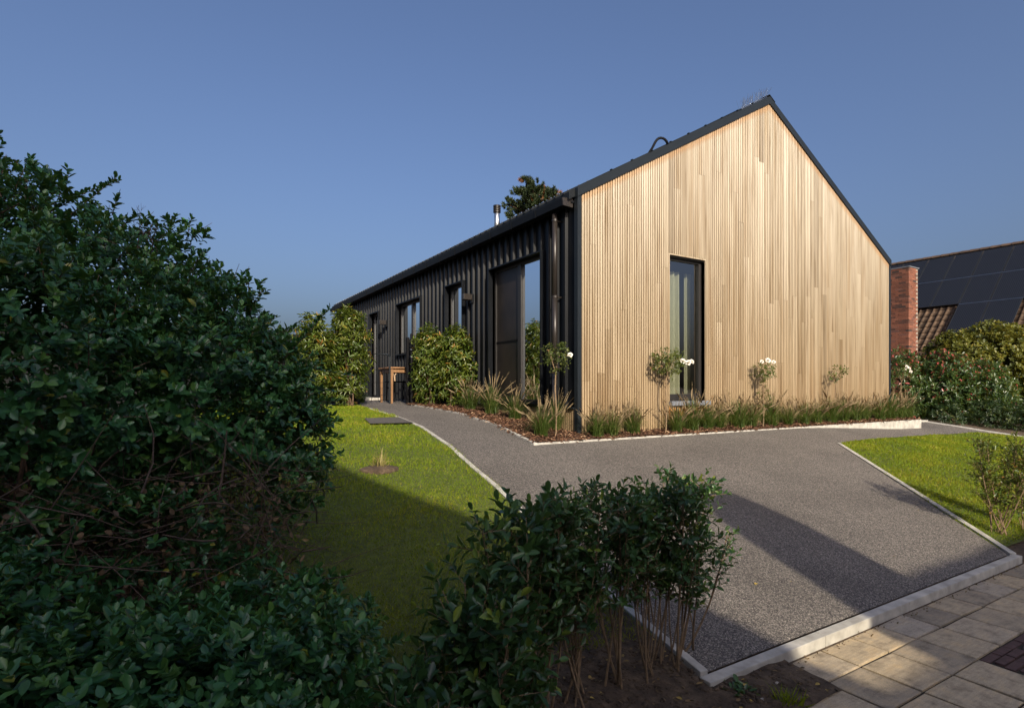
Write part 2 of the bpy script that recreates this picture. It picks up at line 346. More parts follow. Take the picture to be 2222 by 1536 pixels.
# ground sheet out to the horizon
xs = np.array([-900, -200, -60, -25] + list(np.arange(-14, 40.1, 1.0)) + [60, 200, 900]); ys = np.array([-900, -200, -60, -20, -8, -2, 0, 1, 1.7, 1.9] + list(np.arange(2.5, 15, .65)) + [20, 30, 60, 200, 900])
mb = MB(); nx = len(xs)
for y in ys:
    for x in xs: mb.v.append((x, y, h(x, y) - .03))
for j in range(len(ys) - 1):
    for i in range(nx - 1): mb.f.append((j * nx + i, j * nx + i + 1, (j + 1) * nx + i + 1, (j + 1) * nx + i))
tag(mb.build("ground", M['soil']), "bare brown soil under the garden and beyond", "ground", kind='structure')
o = MB().box(-60, 60, -6.2, -1.75, -.05, -.02).build("road", M['asphalt']); tag(o, "grey asphalt street behind the pavement", "road", kind='structure')

LK = [(2.28, 1.87), (2.34, 2.63), (2.65, 4.57), (2.71, 5.13), (2.84, 5.97), (2.95, 7.07), (2.95, 7.97), (2.98, 9.4)]      # left kerb of drive and path
BK = [(3.85, 5.76), (3.99, 6.94), (3.99, 8.08), (3.95, 10.05)]                                                        # bed kerb beside the path
BF = [(3.85, 5.76), (13.95, 5.80)]                                                                                    # bed kerb along the gable
RK = [(6.02, 1.87), (8.9, 4.85)]                                                                                      # right lawn kerb
drive = LK + [(3.05, 10.9), (2.6, 11.0), (2.6, 12.6), (4.9, 12.6), (4.9, 10.3), (3.95, 10.05)] + BK[::-1][1:] + [(13.95, 5.80), (14.0, 6.6), (15.6, 6.6), (15.9, 4.6), (15.06, 5.22), (13.1, 5.28), (10.58, 5.02), (8.9, 4.85), (6.02, 1.87)]
patch("driveway", drive, .004, M['gravel'], .5, "grey resin gravel drive and path curving up to the house", cat="driveway")
lawnL = [(-6, 2.35), (-6, 10.3), (2.6, 10.35), (3.02, 10.4)] + [(a - .03, b) for a, b in LK[::-1][:-1]] + [(2.25, 2.45)]
lawnR = [(6.10, 1.95), (8.95, 4.83), (10.58, 5.0), (13.1, 5.26), (15.06, 5.2), (15.9, 4.5), (15.9, 1.95)]
patch("lawn", lawnL, .0, M['turf'], .5, "lawn left of the path, half in shadow", cat="lawn")
patch("lawn", lawnR, .0, M['turf'], .5, "smaller lawn right of the drive", cat="lawn")
bed = BK[::-1] + [(13.95, 5.80), (14.0, 6.4), (13.4, 6.4), (13.4, 6.3), (4.75, 6.3), (4.75, 10.3), (3.95, 10.3)]
bed = [(a, b) for a, b in bed]
def bed_h(x, y): return hh(x, y) + .02 + .17 * sstep(9, 14, x) * sstep(2, 5.5, y)
o = patch("mulch_bed", bed, .01, M['mulch_base'], .4, "planting bed of bark mulch along the house", cat="bed")
for v in o.data.vertices: v.co.z = float(bed_h(v.co.x, v.co.y))
patch("neighbour_verge", [(14.0, 6.6), (15.6, 6.6), (16.3, 3.5), (40, 3.5), (40, 30), (14.0, 30)], -.004, M['soil'], 2, "dark soil under the shrubs on the right", cat="ground")

# kerbs, laid as single stones
def kerb(name, pts, w, top, deep, label, length=1.0, hf=hh, side=1):
    root = empty(name, (pts[0][0], pts[0][1], h(*pts[0]))); tag(root, label, "kerb", kind='structure')
    for (x0, y0), (x1, y1) in zip(pts[:-1], pts[1:]):
        L = math.hypot(x1 - x0, y1 - y0); n = max(1, round(L / length)); dx, dy = (x1 - x0) / L, (y1 - y0) / L; px, py = -dy * w * side, dx * w * side
        for i in range(n):
            a, b = L * i / n + .0015, L * (i + 1) / n - .0015
            vs = []
            for (t, s) in ((a, 0), (b, 0), (b, 1), (a, 1)):
                x, y = x0 + dx * t + px * s, y0 + dy * t + py * s
                xc, yc = x0 + dx * t, y0 + dy * t
                vs.append((x, y, float(hf(xc, yc)) + top))
            vs = [(p[0], p[1], p[2] - deep) for p in vs] + vs
            m = MB().add(vs, [(0,3,2,1),(4,5,6,7),(0,1,5,4),(1,2,6,5),(2,3,7,6),(3,0,4,7)])
            k = m.build("kerb_stone", M['concrete'], None, bevel=.004); k.parent = root; k.matrix_parent_inverse = root.matrix_basis.inverted()
    return root
bpy.context.view_layer.update()
def flat(z): return lambda x, y: z
def kerb_root_fix(): pass
kerb("front_kerb", [(2.20, 1.79), (6.08, 1.79)], .065, .0, .14, "pale concrete kerb between the drive and the paving slabs", 1.0, flat(.058))
kerb("left_kerb", [(2.28, 1.868)] + LK[1:], .05, .016, .12, "thin pale kerb between the left lawn and the drive", 1.0)
kerb("bed_kerb", [BK[i] for i in range(4)], .05, .03, .12, "thin pale kerb between the path and the mulch bed", 1.0, side=-1)
kerb("gable_kerb", BF, .06, 0, .30, "pale concrete edging in front of the timber gable", 1.1, lambda x, y: .775 + 0 * x)
kerb("right_kerb", [(6.06, 1.868), RK[1]], .05, .016, .12, "thin pale kerb between the drive and the right lawn", 1.0, side=-1)
kerb("verge_kerb", [(14.0, 6.55), (15.45, 6.5), (15.85, 4.5), (16.3, 2)], .22, .01, .1, "flat concrete strip at the foot of the red tipped hedge", 1.0, side=-1)

# raised soil strip under the street hedge
soilp = [(-2.5, .2), (1.2, .2), (1.54, .62), (1.85, .91), (2.16, 1.0), (2.16, 1.19), (2.47, 1.2), (2.47, 1.48), (2.78, 1.49), (2.78, 1.788), (2.2, 1.788), (2.26, 2.5), (-2.5, 2.6)]
def soil_h(x, y): return np.maximum(hh(x, y) + .004, -.012 + .055 * sstep(1.1, 1.78, y) - .02 * sstep(2.2, 2.8, x))
o = patch("soil_strip", soilp, 0, M['soil'], .06, "crumbly brown soil below the street hedge", cat="soil")
for v in o.data.vertices: v.co.z = float(soil_h(v.co.x, v.co.y)) + .006 * math.sin(v.co.x * 23 + 2 * math.sin(v.co.y * 17)) * math.sin(v.co.y * 29) + rng.normal(0, .002)
# pavement slabs
pv = MB().box(-6, 12, -1.75, 1.778, -.08, -.013).build("pavement", M['joint']); tag(pv, "street pavement of sandy square slabs", "pavement", kind='structure')
tile_me = {}
PU, PV = .31, .29
start = [2.79, 2.48, 2.17, 1.86, 1.55, 1.24, .93]
for r in range(7):
    for c in range(-1, 14):
        x0 = start[0] + c * PU; 
        if x0 < start[r] - .01: continue
        y1 = 1.785 if r == 0 else 1.57 - (r - 1) * PV; y0 = 1.57 - r * PV
        if 3.70 < x0 + .15 < 4.35 and .60 < y0 + .1 < 1.3 and r >= 2: continue
        j = .0065; vs = []; tz = [rng.normal(0, .0018) for _ in range(4)]
        x1 = x0 + PU
        base = [(x0 + j, y0 + j), (x1 - j, y0 + j), (x1 - j, y1 - j), (x0 + j, y1 - j)]
        off = rng.normal(0, .0018, (4, 2)); b = .007
        up = [(p[0] + o_[0], p[1] + o_[1], t) for p, o_, t in zip(base, off, tz)]
        cx, cy = x0 + PU / 2, (y0 + y1) / 2
        ins = [(p[0] - math.copysign(b, p[0] - cx), p[1] - math.copysign(b, p[1] - cy), p[2]) for p in up]
        vs = [(p[0], p[1], -.03) for p in up] + [(p[0], p[1], p[2] - .003) for p in up] + ins
        fs = [(0,1,5,4),(1,2,6,5),(2,3,7,6),(3,0,4,7),(4,5,9,8),(5,6,10,9),(6,7,11,10),(7,4,8,11),(8,9,10,11)]
        MB().add(vs, fs).build("paving_slab", M['paving'], pv)
# clay pavers and a round cover
for i in range(12):
    y1 = 1.275 - i * .052
    for k in range(4):
        x0 = 3.73 + k * .155 + (i % 2) * .03
        if math.hypot(x0 + .07 - 4.14, y1 - .02 - 1.02) < .20: continue
        MB().box(x0, x0 + .145, y1 - .043, y1, -.04, -.004 + rng.normal(0, .0015)).build("clay_paver", M['clay'], pv, bevel=.003)
mh = MB().lathe([(.19, -.03), (.19, .0), (.175, .0), (.172, -.006), (.05, -.006), (.04, .0)], (4.14, 1.02, 0), 32)
for k in range(10):
    a = k * math.pi / 5; mh.box(4.14 + .10 * math.cos(a) - .012, 4.14 + .10 * math.cos(a) + .012, 1.02 + .10 * math.sin(a) - .012, 1.02 + .10 * math.sin(a) + .012, -.006, .002)
tag(mh.build("manhole_cover", M['iron']), "round dark cover set among clay pavers at the right edge", "manhole cover")

# ------------------------------------------------------------------ the house
X0, X1, Y0, Y1, RX = 4.84, 13.33, 6.15, 18.95, 9.085
ZE, ZR = 4.20, 6.57; SL = (ZR - ZE) / (RX - X0)
def zroof(x): return ZR - SL * abs(x - RX)
house = tag(empty("timber_house", (X0, Y0, .75)), "long gabled house with pale vertical timber front and black metal side", "house")
bpy.context.view_layer.update()
def hp(o):   # parent to the house, keeping world coordinates
    o.parent = house; o.matrix_parent_inverse = house.matrix_basis.inverted(); return o
def rects_around(a0, a1, b0, b1, holes):
    """cells of the rectangle left once holes are cut out"""
    A = sorted({a0, a1, *[x for q in holes for x in q[:2] if a0 < x < a1]}); B = sorted({b0, b1, *[x for q in holes for x in q[2:] if b0 < x < b1]})
    out = []
    for p, q in zip(A[:-1], A[1:]):
        for r, s in zip(B[:-1], B[1:]):
            c, d = (p + q) / 2, (r + s) / 2
            if not any(w[0] < c < w[1] and w[2] < d < w[3] for w in holes): out.append((p, q, r, s))
    return out
GW = (X0 + 1.77, X0 + 2.59, 1.25, 3.50)
LW = {'slide': (Y0 + .82, Y0 + 2.39, 1.22, 3.48), 'tall': (Y0 + 3.43, Y0 + 4.18, 1.22, 3.46), 'wide': (Y0 + 5.48, Y0 + 6.98, 2.25, 3.45), 'doorA': (Y0 + 8.33, Y0 + 9.07, 1.20, 3.45), 'doorB': (Y0 + 9.78, Y0 + 10.45, 1.20, 3.45)}
# backing walls
m = MB()
for a, b, c, d in rects_around(X0 + .03, X1 - .03, .5, 4.0, [GW]): m.box(a, b, Y0 + .012, Y0 + .10, c, d)
m.prism([(X0 + .03, 4.0), (X1 - .03, 4.0), (X1 - .03, zroof(X1) - .14), (RX, ZR - .14), (X0 + .03, zroof(X0) - .14)], 1, Y0 + .012, Y0 + .10)
gable = hp(m.build("gable_wall", M['metal']))
m = MB()
for a, b, c, d in rects_around(Y0 + .10, Y1, .5, 4.05, list(LW.values())): m.box(X0 + .012, X0 + .10, a, b, c, d)
side = hp(m.build("side_wall", M['metal']))
m = MB().box(X1 - .10, X1 - .01, Y0 + .1, Y1, .4, 4.05).box(X0 + .03, X1 - .03, Y1 - .1, Y1, .4, 4.05)
m.prism([(X0 + .03, 4.05), (X1 - .03, 4.05), (RX, ZR - .16)], 1, Y1 - .1, Y1)
hp(m.build("rear_wall", M['metal']))
m = MB().box(X0 + .1, X1 - .1, Y0 + .1, Y1 - .1, .9, 1.18).box(X0 + .1, X1 - .1, Y0 + .1, Y1 - .1, 3.85, 3.95).box(X0 + 3.6, X0 + 3.7, Y0 + .1, Y1 - .1, 1.18, 3.85)
for yy in (2.9, 4.9, 7.6, 9.4): m.box(X0 + .1, X0 + 3.6, Y0 + yy, Y0 + yy + .1, 1.18, 3.85)
hp(m.build("interior_wall", M['inside']))
# timber boards: three ribs each, end joints at random heights
BWID = (X1 - X0 - .10) / 60; RIB = BWID / 3
def board_mesh(x0, x1, zb, ztf, y, plane='g'):
    prof = []
    n = max(1, round((x1 - x0) / RIB))
    for k in range(n):
        a = x0 + (x1 - x0) * k / n; w = (x1 - x0) / n
        prof += [(a + .0005, .0), (a + w * .26, .0), (a + w * .32, .024), (a + w * .94, .024), (a + w, .0)]
    vs = []; np_ = len(prof)
    for top in (0, 1):
        for (p, dd) in prof:
            z = ztf(p) if top else zb(p) if callable(zb) else zb
            vs.append((p, y - dd, z) if plane == 'g' else (X0 + .012 - dd, p, z))
    fs = [(i, i + 1, np_ + i + 1, np_ + i) if plane == 'g' else (i + 1, i, np_ + i, np_ + i + 1) for i in range(np_ - 1)]
    fs += [tuple(range(np_, 2 * np_))] if plane == 'g' else []
    mb_ = MB().add(vs, fs); mb_.groove = [1. if dd < .01 else 0. for _ in (0, 1) for (p, dd) in prof]; return mb_
def zwood(x): return zroof(x) - .115
for c in range(60):
    x0 = X0 + .05 + c * BWID; x1 = x0 + BWID; xm = (x0 + x1) / 2; zt = zwood(xm)
    spans = []; z = .77
    z += 0
    cuts = []; zz = .77 + rng.uniform(.5, 2.8)
    while zz < zt - .5: cuts.append(zz); zz += rng.uniform(2.0, 4.2)
    lev = [.77] + cuts + [99]
    for a, b in zip(lev[:-1], lev[1:]):
        segs = [(a, b, x0, x1)]
        if x1 > GW[0] - .02 and x0 < GW[1] + .02:
            ia, ib = max(x0, GW[0] - .021), min(x1, GW[1] + .021)
            segs = [(a, min(b, GW[2] - .072), ia, ib), (max(a, GW[3] + .021), b, ia, ib)]
            if ia > x0 + .004: segs.append((a, b, x0, ia))
            if ib < x1 - .004: segs.append((a, b, ib, x1))
        for p, q, xa, xb in segs:
            if q - p < .05: continue
            top = (lambda x: zwood(x)) if q == 99 else (lambda x, q=q: min(q - .002, zwood(x)))
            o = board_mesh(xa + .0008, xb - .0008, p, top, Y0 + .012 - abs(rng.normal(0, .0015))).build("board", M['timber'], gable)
            o.matrix_parent_inverse = gable.matrix_world.inverted()
# trim the boards to the opening: reveal boards of the same timber cover the cut
jm = MB(); jm.box(GW[1], GW[1] + .02, Y0 - .0125, Y0 + .10, GW[2], GW[3] + .02)
jm.box(GW[0] - .02, GW[0], Y0 - .0125, Y0 + .10, GW[2], GW[3] + .02)
jm.box(GW[0], GW[1], Y0 - .0125, Y0 + .10, GW[3], GW[3] + .02)
o = hp(jm.build("window_reveal", M['timber']))
# timber plinth on the side wall
for k in range(24):
    ya = Y0 + .05 + k * BWID
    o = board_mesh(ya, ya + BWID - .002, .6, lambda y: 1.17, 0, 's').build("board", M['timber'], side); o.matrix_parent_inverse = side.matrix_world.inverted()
# metal cladding: one ribbed strip per pitch
PIT = .2
npit = int((Y1 - Y0 - .12) / PIT)
holes = [(a - .03, b + .03, c - (.03 if c > 2 else .4), d + .03) for a, b, c, d in LW.values()]
for i in range(npit):
    ya = Y0 + .12 + i * PIT; yb = ya + PIT
    prof = [(ya, .0), (ya + .118, .0), (ya + .132, .042), (ya + .186, .042), (yb, .0)]
    # cut columns at openings: strips that overlap an opening are split at its edge
    ed = sorted({ya, yb, *[e for q in holes for e in q[:2] if ya < e < yb]})
    for e0, e1 in zip(ed[:-1], ed[1:]):
        if e1 - e0 < .004: continue
        hs = [q for q in holes if q[0] < (e0 + e1) / 2 < q[1]]
        spans = [(1.18, 4.02)] if not hs else [(lo, hi) for lo, hi in ((1.18, hs[0][2]), (hs[0][3], 4.02)) if hi - lo > .05]
        pr = [(y, np.interp(y, [p[0] for p in prof], [p[1] for p in prof])) for y in sorted({e0, e1, *[p[0] for p in prof if e0 < p[0] < e1]})]
        for lo, hi in spans:
            n = len(pr); vs = [(X0 + .010 - d, y, lo) for y, d in pr] + [(X0 + .010 - d, y, hi) for y, d in pr]
            fs = [(k + 1, k, n + k, n + k + 1) for k in range(n - 1)]
            o = MB().add(vs, fs).build("cladding_panel", M['metal'], side); o.matrix_parent_inverse = side.matrix_world.inverted()
# base rail, corner trims
m = MB().box(X0 - .045, X0 + .01, Y0 + .05, Y1, 1.165, 1.185); hp(m.build("base_rail", M['trim']))
m = MB().box(X0 - .022, X0 + .046, Y0 - .02, Y0 + .055, .72, zroof(X0) - .08)
hp(m.build("corner_trim", M['trim']))
m = MB().box(X1 - .05, X1 + .02, Y0 - .02, Y0 + .05, .72, zroof(X1) - .08); hp(m.build("corner_trim", M['trim']))
# roof: two slabs, standing ribs, verge
def slab(xa, xb, y0, y1, up, th, mb_=None):
    mb_ = mb_ or MB(); za, zb = zroof(xa) + up, zroof(xb) + up
    return mb_.prism([(xa, za - th), (xb, zb - th), (xb, zb), (xa, za)], 1, y0, y1)
m = MB(); slab(X0 - .13, RX, Y0 + .03, Y1 + .05, 0, .10, m); slab(RX, X1 + .12, Y0 + .03, Y1 + .05, 0, .10, m)
roof = hp(m.build("roof", M['roof']))
m = MB()
for i in range(int((Y1 - Y0) / .2)):
    y = Y0 + .14 + i * .2; slab(X0 - .14, RX - .06, y, y + .05, .030, .029, m)
o = m.build("roof_rib", M['roof'], roof); o.matrix_parent_inverse = roof.matrix_world.inverted(); tag(o, kind='stuff')
m = MB()
for i in range(int((Y1 - Y0) / .2)):
    y = Y0 + .165 + i * .2
    for q in range(2):
        x = X0 - .05 + q * .35; m.lathe([(.012, 0), (.010, .012), (.004, .016)], (x, y, zroof(x) + .028), 6)
o = m.build("roof_screw", M['steel'], roof); o.matrix_parent_inverse = roof.matrix_world.inverted(); tag(o, kind='stuff')
for sgn, xa, xb in ((1, X0 - .03, RX), (-1, RX, X1 + .02)):
    m = MB(); za, zb = zroof(xa), zroof(xb)
    m.prism([(xa, za - .116), (xb, zb - .116), (xb, zb + .012), (xa, za + .012)], 1, Y0 - .035, Y0 + .029)
    o = m.build("verge_trim", M['trim'], roof); o.matrix_parent_inverse = roof.matrix_world.inverted()
m = MB().prism([(RX - .16, zroof(RX - .16) + .035), (RX, ZR + .035), (RX + .16, zroof(RX + .16) + .035), (RX + .16, zroof(RX + .16) + .045), (RX, ZR + .05), (RX - .16, zroof(RX - .16) + .045)], 1, Y0 - .03, Y1 + .05)
o = m.build("ridge_cap", M['roof'], roof); o.matrix_parent_inverse = roof.matrix_world.inverted()
# seam clips on the verge
for k in range(9):
    x = X0 + .6 + k * .40; m = MB().box(x - .01, x + .01, Y0 - .02, Y0 + .02, zroof(x) + .026, zroof(x) + .038)
    o = m.build("verge_clip", M['trim'], roof); o.matrix_parent_inverse = roof.matrix_world.inverted()
# steel flue
m = MB().lathe([(.085, -.35), (.085, .50), (.075, .505)], (8.5, 14.7, 6.28), 20)
fl = m.build("flue_pipe", M['steel'], roof, True); fl.matrix_parent_inverse = roof.matrix_world.inverted()
m = MB()
for k in range(4): m.lathe([(.075, 0), (.115, .008), (.115, .028), (.075, .05)], (8.5, 14.7, 6.70 + k * .055), 20)
m.lathe([(.05, 0), (.05, .25)], (8.5, 14.7, 6.68), 12); m.lathe([(.115, 0), (.02, .03)], (8.5, 14.7, 6.91), 16)
o = m.build("flue_cowl", M['brownmetal'], roof); o.matrix_parent_inverse = roof.matrix_world.inverted()
# gutter
gp = [(X0 - .205, 4.05), (X0 - .19, 3.955), (X0 - .075, 3.945), (X0 - .07, 4.06), (X0 - .075, 4.06), (X0 - .08, 3.95), (X0 - .185, 3.962), (X0 - .198, 4.05)]
m = MB().prism(gp, 1, Y0 + .10, Y1 + .05); gut = hp(m.build("gutter", M['metal']))
m = MB().prism([(X0 - .210, 4.052), (X0 - .193, 3.95), (X0 - .03, 3.94), (X0 - .03, 4.065)], 1, Y0 + .075, Y0 + .099)
o = m.build("gutter_end", M['brownmetal'], gut); o.matrix_parent_inverse = gut.matrix_world.inverted()
for k in range(18):
    y = Y0 + .75 + k * .68; m = MB().prism([(X0 - .213, 4.056), (X0 - .196, 3.946), (X0 - .07, 3.936), (X0 - .07, 3.942), (X0 - .191, 3.953), (X0 - .207, 4.06)], 1, y, y + .03)
    o = m.build("gutter_bracket", M['metal'], gut); o.matrix_parent_inverse = gut.matrix_world.inverted()
m = MB().box(X0 - .07, X0 + .05, Y0 + .06, Y1, 4.00, 4.03); hp(m.build("soffit", M['metal']))
# downpipe
PX, PY = X0 - .125, Y0 + .37
m = MB().tube([(PX, PY, 3.91), (PX, PY, 2.76)], .037, 18).tube([(PX, PY, 2.76), (PX, PY, 1.75)], .039, 18).tube([(PX, PY, 1.75), (PX, PY, .72)], .037, 18)
dp = hp(m.build("downpipe", M['brownmetal'], None, True))
for z in (2.74, 1.74, 3.82):
    m = MB().lathe([(.043, -.015), (.043, .015)], (PX, PY, z), 18).box(PX, X0 + .01, PY - .01, PY + .01, z - .01, z + .01)
    o = m.build("pipe_clip", M['brownmetal'], dp); o.matrix_parent_inverse = dp.matrix_world.inverted()

# windows
def gable_window():
    x0, x1, z0, z1 = GW; y = Y0 + .075; f = .055
    m = MB(); m.box(x0, x0 + f, y, y + .07, z0, z1).box(x1 - f, x1, y, y + .07, z0, z1).box(x0 + f, x1 - f, y, y + .07, z0, z0 + f + .05).box(x0 + f, x1 - f, y, y + .07, z1 - f, z1)
    m.box(x0, x1, Y0 + .02, y - .001, z1 - .02, z1)
    fr = hp(m.build("gable_window", M['frame'], None, bevel=.004)); inv = fr.matrix_world.inverted()
    o = MB().quad((x0 + f, y + .03, z0 + f), (x1 - f, y + .03, z0 + f), (x1 - f, y + .03, z1 - f), (x0 + f, y + .03, z1 - f)).build("pane", M['glass'], fr); o.matrix_parent_inverse = inv
    o = MB().box(x0 - .01, x1 + .055, Y0 - .075, y, z0 - .07, z0).build("sill", M['stone_sill'], fr, bevel=.004); o.matrix_parent_inverse = inv
    def curt(a, b, yy, n, amp, z0_, z1_, mat):
        m = MB(); K = 60
        for j, z in enumerate((z0_, z1_)):
            for i in range(K + 1):
                t = i / K; w = amp * (1 if j == 0 else .7)
                m.v.append((a + (b - a) * t + .01 * math.sin(t * n * 6.283 * .5 + 1), yy + w * math.sin(t * n * 6.283 + .6 * math.sin(t * 9)), z))
        m.f += [(i, i + 1, K + 2 + i, K + 1 + i) for i in range(K)]
        return m
    o = curt(x0 + .02, x0 + .62, Y0 + .36, 5, .045, 1.20, 3.35, 0).build("curtain", M['curtain'], fr, True); o.matrix_parent_inverse = inv
    o = curt(x0 + .75, x0 + .98, Y0 + .38, 3, .03, 1.20, 3.35, 0).build("curtain", M['curtain'], fr, True); o.matrix_parent_inverse = inv
gable_window()
def side_window(name, key, mull, dark=None, sheer=None):
    y0, y1, z0, z1 = LW[key]; xo, xi = X0 - .075, X0 + .10
    m = MB(); t = .022; fd = .05
    xg = X0 + .05
    m.box(xg, xg + .06, y0, y0 + fd, z0, z1).box(xg, xg + .06, y1 - fd, y1, z0, z1).box(xg, xg + .06, y0 + fd, y1 - fd, z0, z0 + fd).box(xg, xg + .06, y0 + fd, y1 - fd, z1 - fd, z1)
    for q in mull: m.box(xg - .01, xg + .062, y0 + q - .05, y0 + q + .05, z0 + fd, z1 - fd)
    fr = hp(m.build(name, M['frame'], None, bevel=.003)); inv = fr.matrix_world.inverted()
    m = MB().box(xo, xg + .058, y0 - t, y0, z0 - t, z1 + t).box(xo, xg + .058, y1, y1 + t, z0 - t, z1 + t).box(xo, xg + .058, y0, y1, z1, z1 + t).box(xo, xg + .058, y0, y1, z0 - t, z0)
    o = m.build("surround", M['metal'], fr); o.matrix_parent_inverse = inv
    edges = [fd] + [q for q in mull] + [y1 - y0 - fd]
    for i, (a, b) in enumerate(zip(edges[:-1], edges[1:])):
        a2 = a + (.05 if i else 0); b2 = b - (.05 if i < len(edges) - 2 else 0)
        o = MB().quad((xg + .03, y0 + a2, z0 + fd), (xg + .03, y0 + b2, z0 + fd), (xg + .03, y0 + b2, z1 - fd), (xg + .03, y0 + a2, z1 - fd)).build("pane", M['glass_side'], fr); o.matrix_parent_inverse = inv
    if dark:
        o = MB().box(xg + .020, xg + .024, y0 + dark[0], y0 + dark[1], z0 + fd, z1 - fd).build("fly_screen", M['screen'], fr); o.matrix_parent_inverse = inv
        o = MB().box(xg + .006, xg + .018, y0 + dark[0], y0 + dark[1], z0 + 1.0, z0 + 1.025).build("screen_bar", M['black'], fr); o.matrix_parent_inverse = inv
    if sheer:
        m = MB(); K = 50
        for z in (z0, z1):
            for i in range(K + 1):
                tt = i / K; m.v.append((xg + .2 + .02 * math.sin(tt * 40), y0 + sheer[0] + (sheer[1] - sheer[0]) * tt, z))
        m.f += [(i, i + 1, K + 2 + i, K + 1 + i) for i in range(K)]
        o = m.build("curtain", M['sheer'], fr, True); o.matrix_parent_inverse = inv
    return fr
side_window("sliding_door", 'slide', [.75], dark=(.80, 1.52), sheer=(.05, .75))
side_window("tall_window", 'tall', [], sheer=(.0, .75))
side_window("wide_window", 'wide', [.72], sheer=(.75, 1.2))
side_window("glazed_door", 'doorA', [], sheer=None)
side_window("glazed_door", 'doorB', [], sheer=None)

# fittings on the walls and roof
for (s_, z, lab) in ((3.05, 3.10, "small square wall lamp right of the tall window"), (7.72, 3.10, "small square wall lamp between wide window and glazed doors")):
    r = tag(empty("wall_lamp", (X0 - .04, Y0 + s_, z)), lab, "lamp", "wall lamps on the black side")
    MB().box(-.20, -.03, -.055, .055, -.05, .055).build("lamp_head", M['brownmetal'], r, bevel=.004)
    MB().box(-.03, .01, -.045, .045, -.10, .06).build("lamp_bracket", M['metal'], r, bevel=.003)
m = MB(); pts = []
for k in range(15):
    t = k / 14; x = X0 + 1.5 + .36 * t; zz = zroof(x) + .02 + .15 * (math.sin(t * math.pi) ** .8) * (.5 + .8 * t)
    pts.append((x + .02 * math.sin(t * 7), Y0 + .15 + .03 * math.sin(t * 5), zz))
m.tube(pts, .020, 8)
tag(m.build("roof_cable", M['black'], None, True), "black cable loop sticking up over the roof verge", "cable")
m = MB()
for k in range(16):
    x = RX - .72 + k * .048; z = zroof(x) + .03
    for q in range(4):
        m.tube([(x, Y0 + .02 + q * .012, z), (x + rng.normal(0, .03), Y0 + .02 + rng.normal(0, .05), z + rng.uniform(.10, .17))], .0022, 3)
    m.box(x - .02, x + .02, Y0, Y0 + .05, z - .012, z)
tag(m.build("bird_spikes", M['steel']), "thin wire bird spikes at the top of the gable", "bird spikes")

# ------------------------------------------------------------------ foliage builders
def blob_points(blobs, n, shell=.25, zmin=None, keep=.86, lump=0.):
    """points in the outer shell of a union of ellipsoids ((cx,cy,cz),(rx,ry,rz)), with outward normals"""
    B = np.array([[*c, *r] for c, r in blobs]); area = (B[:, 3] * B[:, 4] + B[:, 4] * B[:, 5] + B[:, 3] * B[:, 5]); area /= area.sum()
    out_p = []; out_n = []; got = 0
    while got < n:
        k = rng.choice(len(B), size=n, p=area); d = rdir(n); f = 1 - shell * rng.random(n) ** 1.6
        q0 = B[k, :3] + d * B[k, 3:]
        f = f * (1 + lump * (np.sin(q0[:, 0] * 9 + 3 * np.sin(q0[:, 1] * 5)) * np.sin(q0[:, 1] * 8 + 1) + .9 * np.sin(q0[:, 2] * 17 + 2.5 * np.sin(q0[:, 0] * 6 + q0[:, 1] * 4))) * .6)
        p = B[k, :3] + d * B[k, 3:] * f[:, None]; nr = unit(d / B[k, 3:])
        ok = np.ones(n, bool)
        for i in range(len(B)):
            q = np.linalg.norm((p - B[i, :3]) / B[i, 3:], axis=1); ok &= (q > keep - shell) | (k == i)
        if zmin is not None: ok &= p[:, 2] > (zmin(p[:, 0], p[:, 1]) if callable(zmin) else zmin)
        out_p.append(p[ok]); out_n.append(nr[ok]); got += ok.sum()
    return np.concatenate(out_p)[:n], np.concatenate(out_n)[:n]
def shoot_leaves(p, d, k, slen, llen, lw, ang=(50, 80), rosette=.5, T=LEAF, up=.5, curl=.15):
    """k leaves spiralling up each shoot (base p, direction d): vertices and the shoot axes"""
    n = len(p); d = unit(d); ref = np.where(np.abs(d[:, 2:3]) < .9, np.array([[0, 0, 1.]]), np.array([[1., 0, 0]]))
    a = unit(np.cross(d, ref)); b = np.cross(d, a)
    slen = np.broadcast_to(slen, (n,)); V = []; ph = rng.random(n) * 6.28
    R = np.clip(rng.normal(.45, .2, n), 0, .92)
    rn = []
    for i in range(k):
        t = ((i + .5) / k) ** (1 - rosette * .6)
        an = ph + i * 2.4; rad = a * np.cos(an)[:, None] + b * np.sin(an)[:, None]
        th = np.radians(ang[1] + (ang[0] - ang[1]) * t) + rng.normal(0, .15, n)
        A = d * np.cos(th)[:, None] + rad * np.sin(th)[:, None] + rng.normal(0, .10, (n, 3))
        base = p + d * (slen * t)[:, None] + np.array([0, 0, -1.]) * (curl * slen * t * t)[:, None]
        Nn = d * np.sin(th)[:, None] - rad * np.cos(th)[:, None] + np.array([0, 0, up]) + rng.normal(0, .2, (n, 3))
        sc = (.55 + .75 * rng.random(n)) * (.85 + .3 * math.sin(math.pi * t))
        V.append(leaf_verts(base, A, Nn, llen * sc, lw * sc, T)); rn.append(np.clip(R + rng.normal(0, .10, n) + .22 * (t > .85), 0, 1))
    return np.concatenate(V), np.concatenate(rn)
def twigs(mb_, p, d, slen, r=.0025, curl=.15, bend=.0):
    d = unit(d)
    for q, e, l in zip(p, d, np.broadcast_to(slen, (len(p),))):
        pts = [q + e * (l * t) + np.array([0, 0, -curl * l * t * t]) for t in (0, .5, 1)]
        mb_.tube(pts, [r, r * .8, r * .4], 3, False)

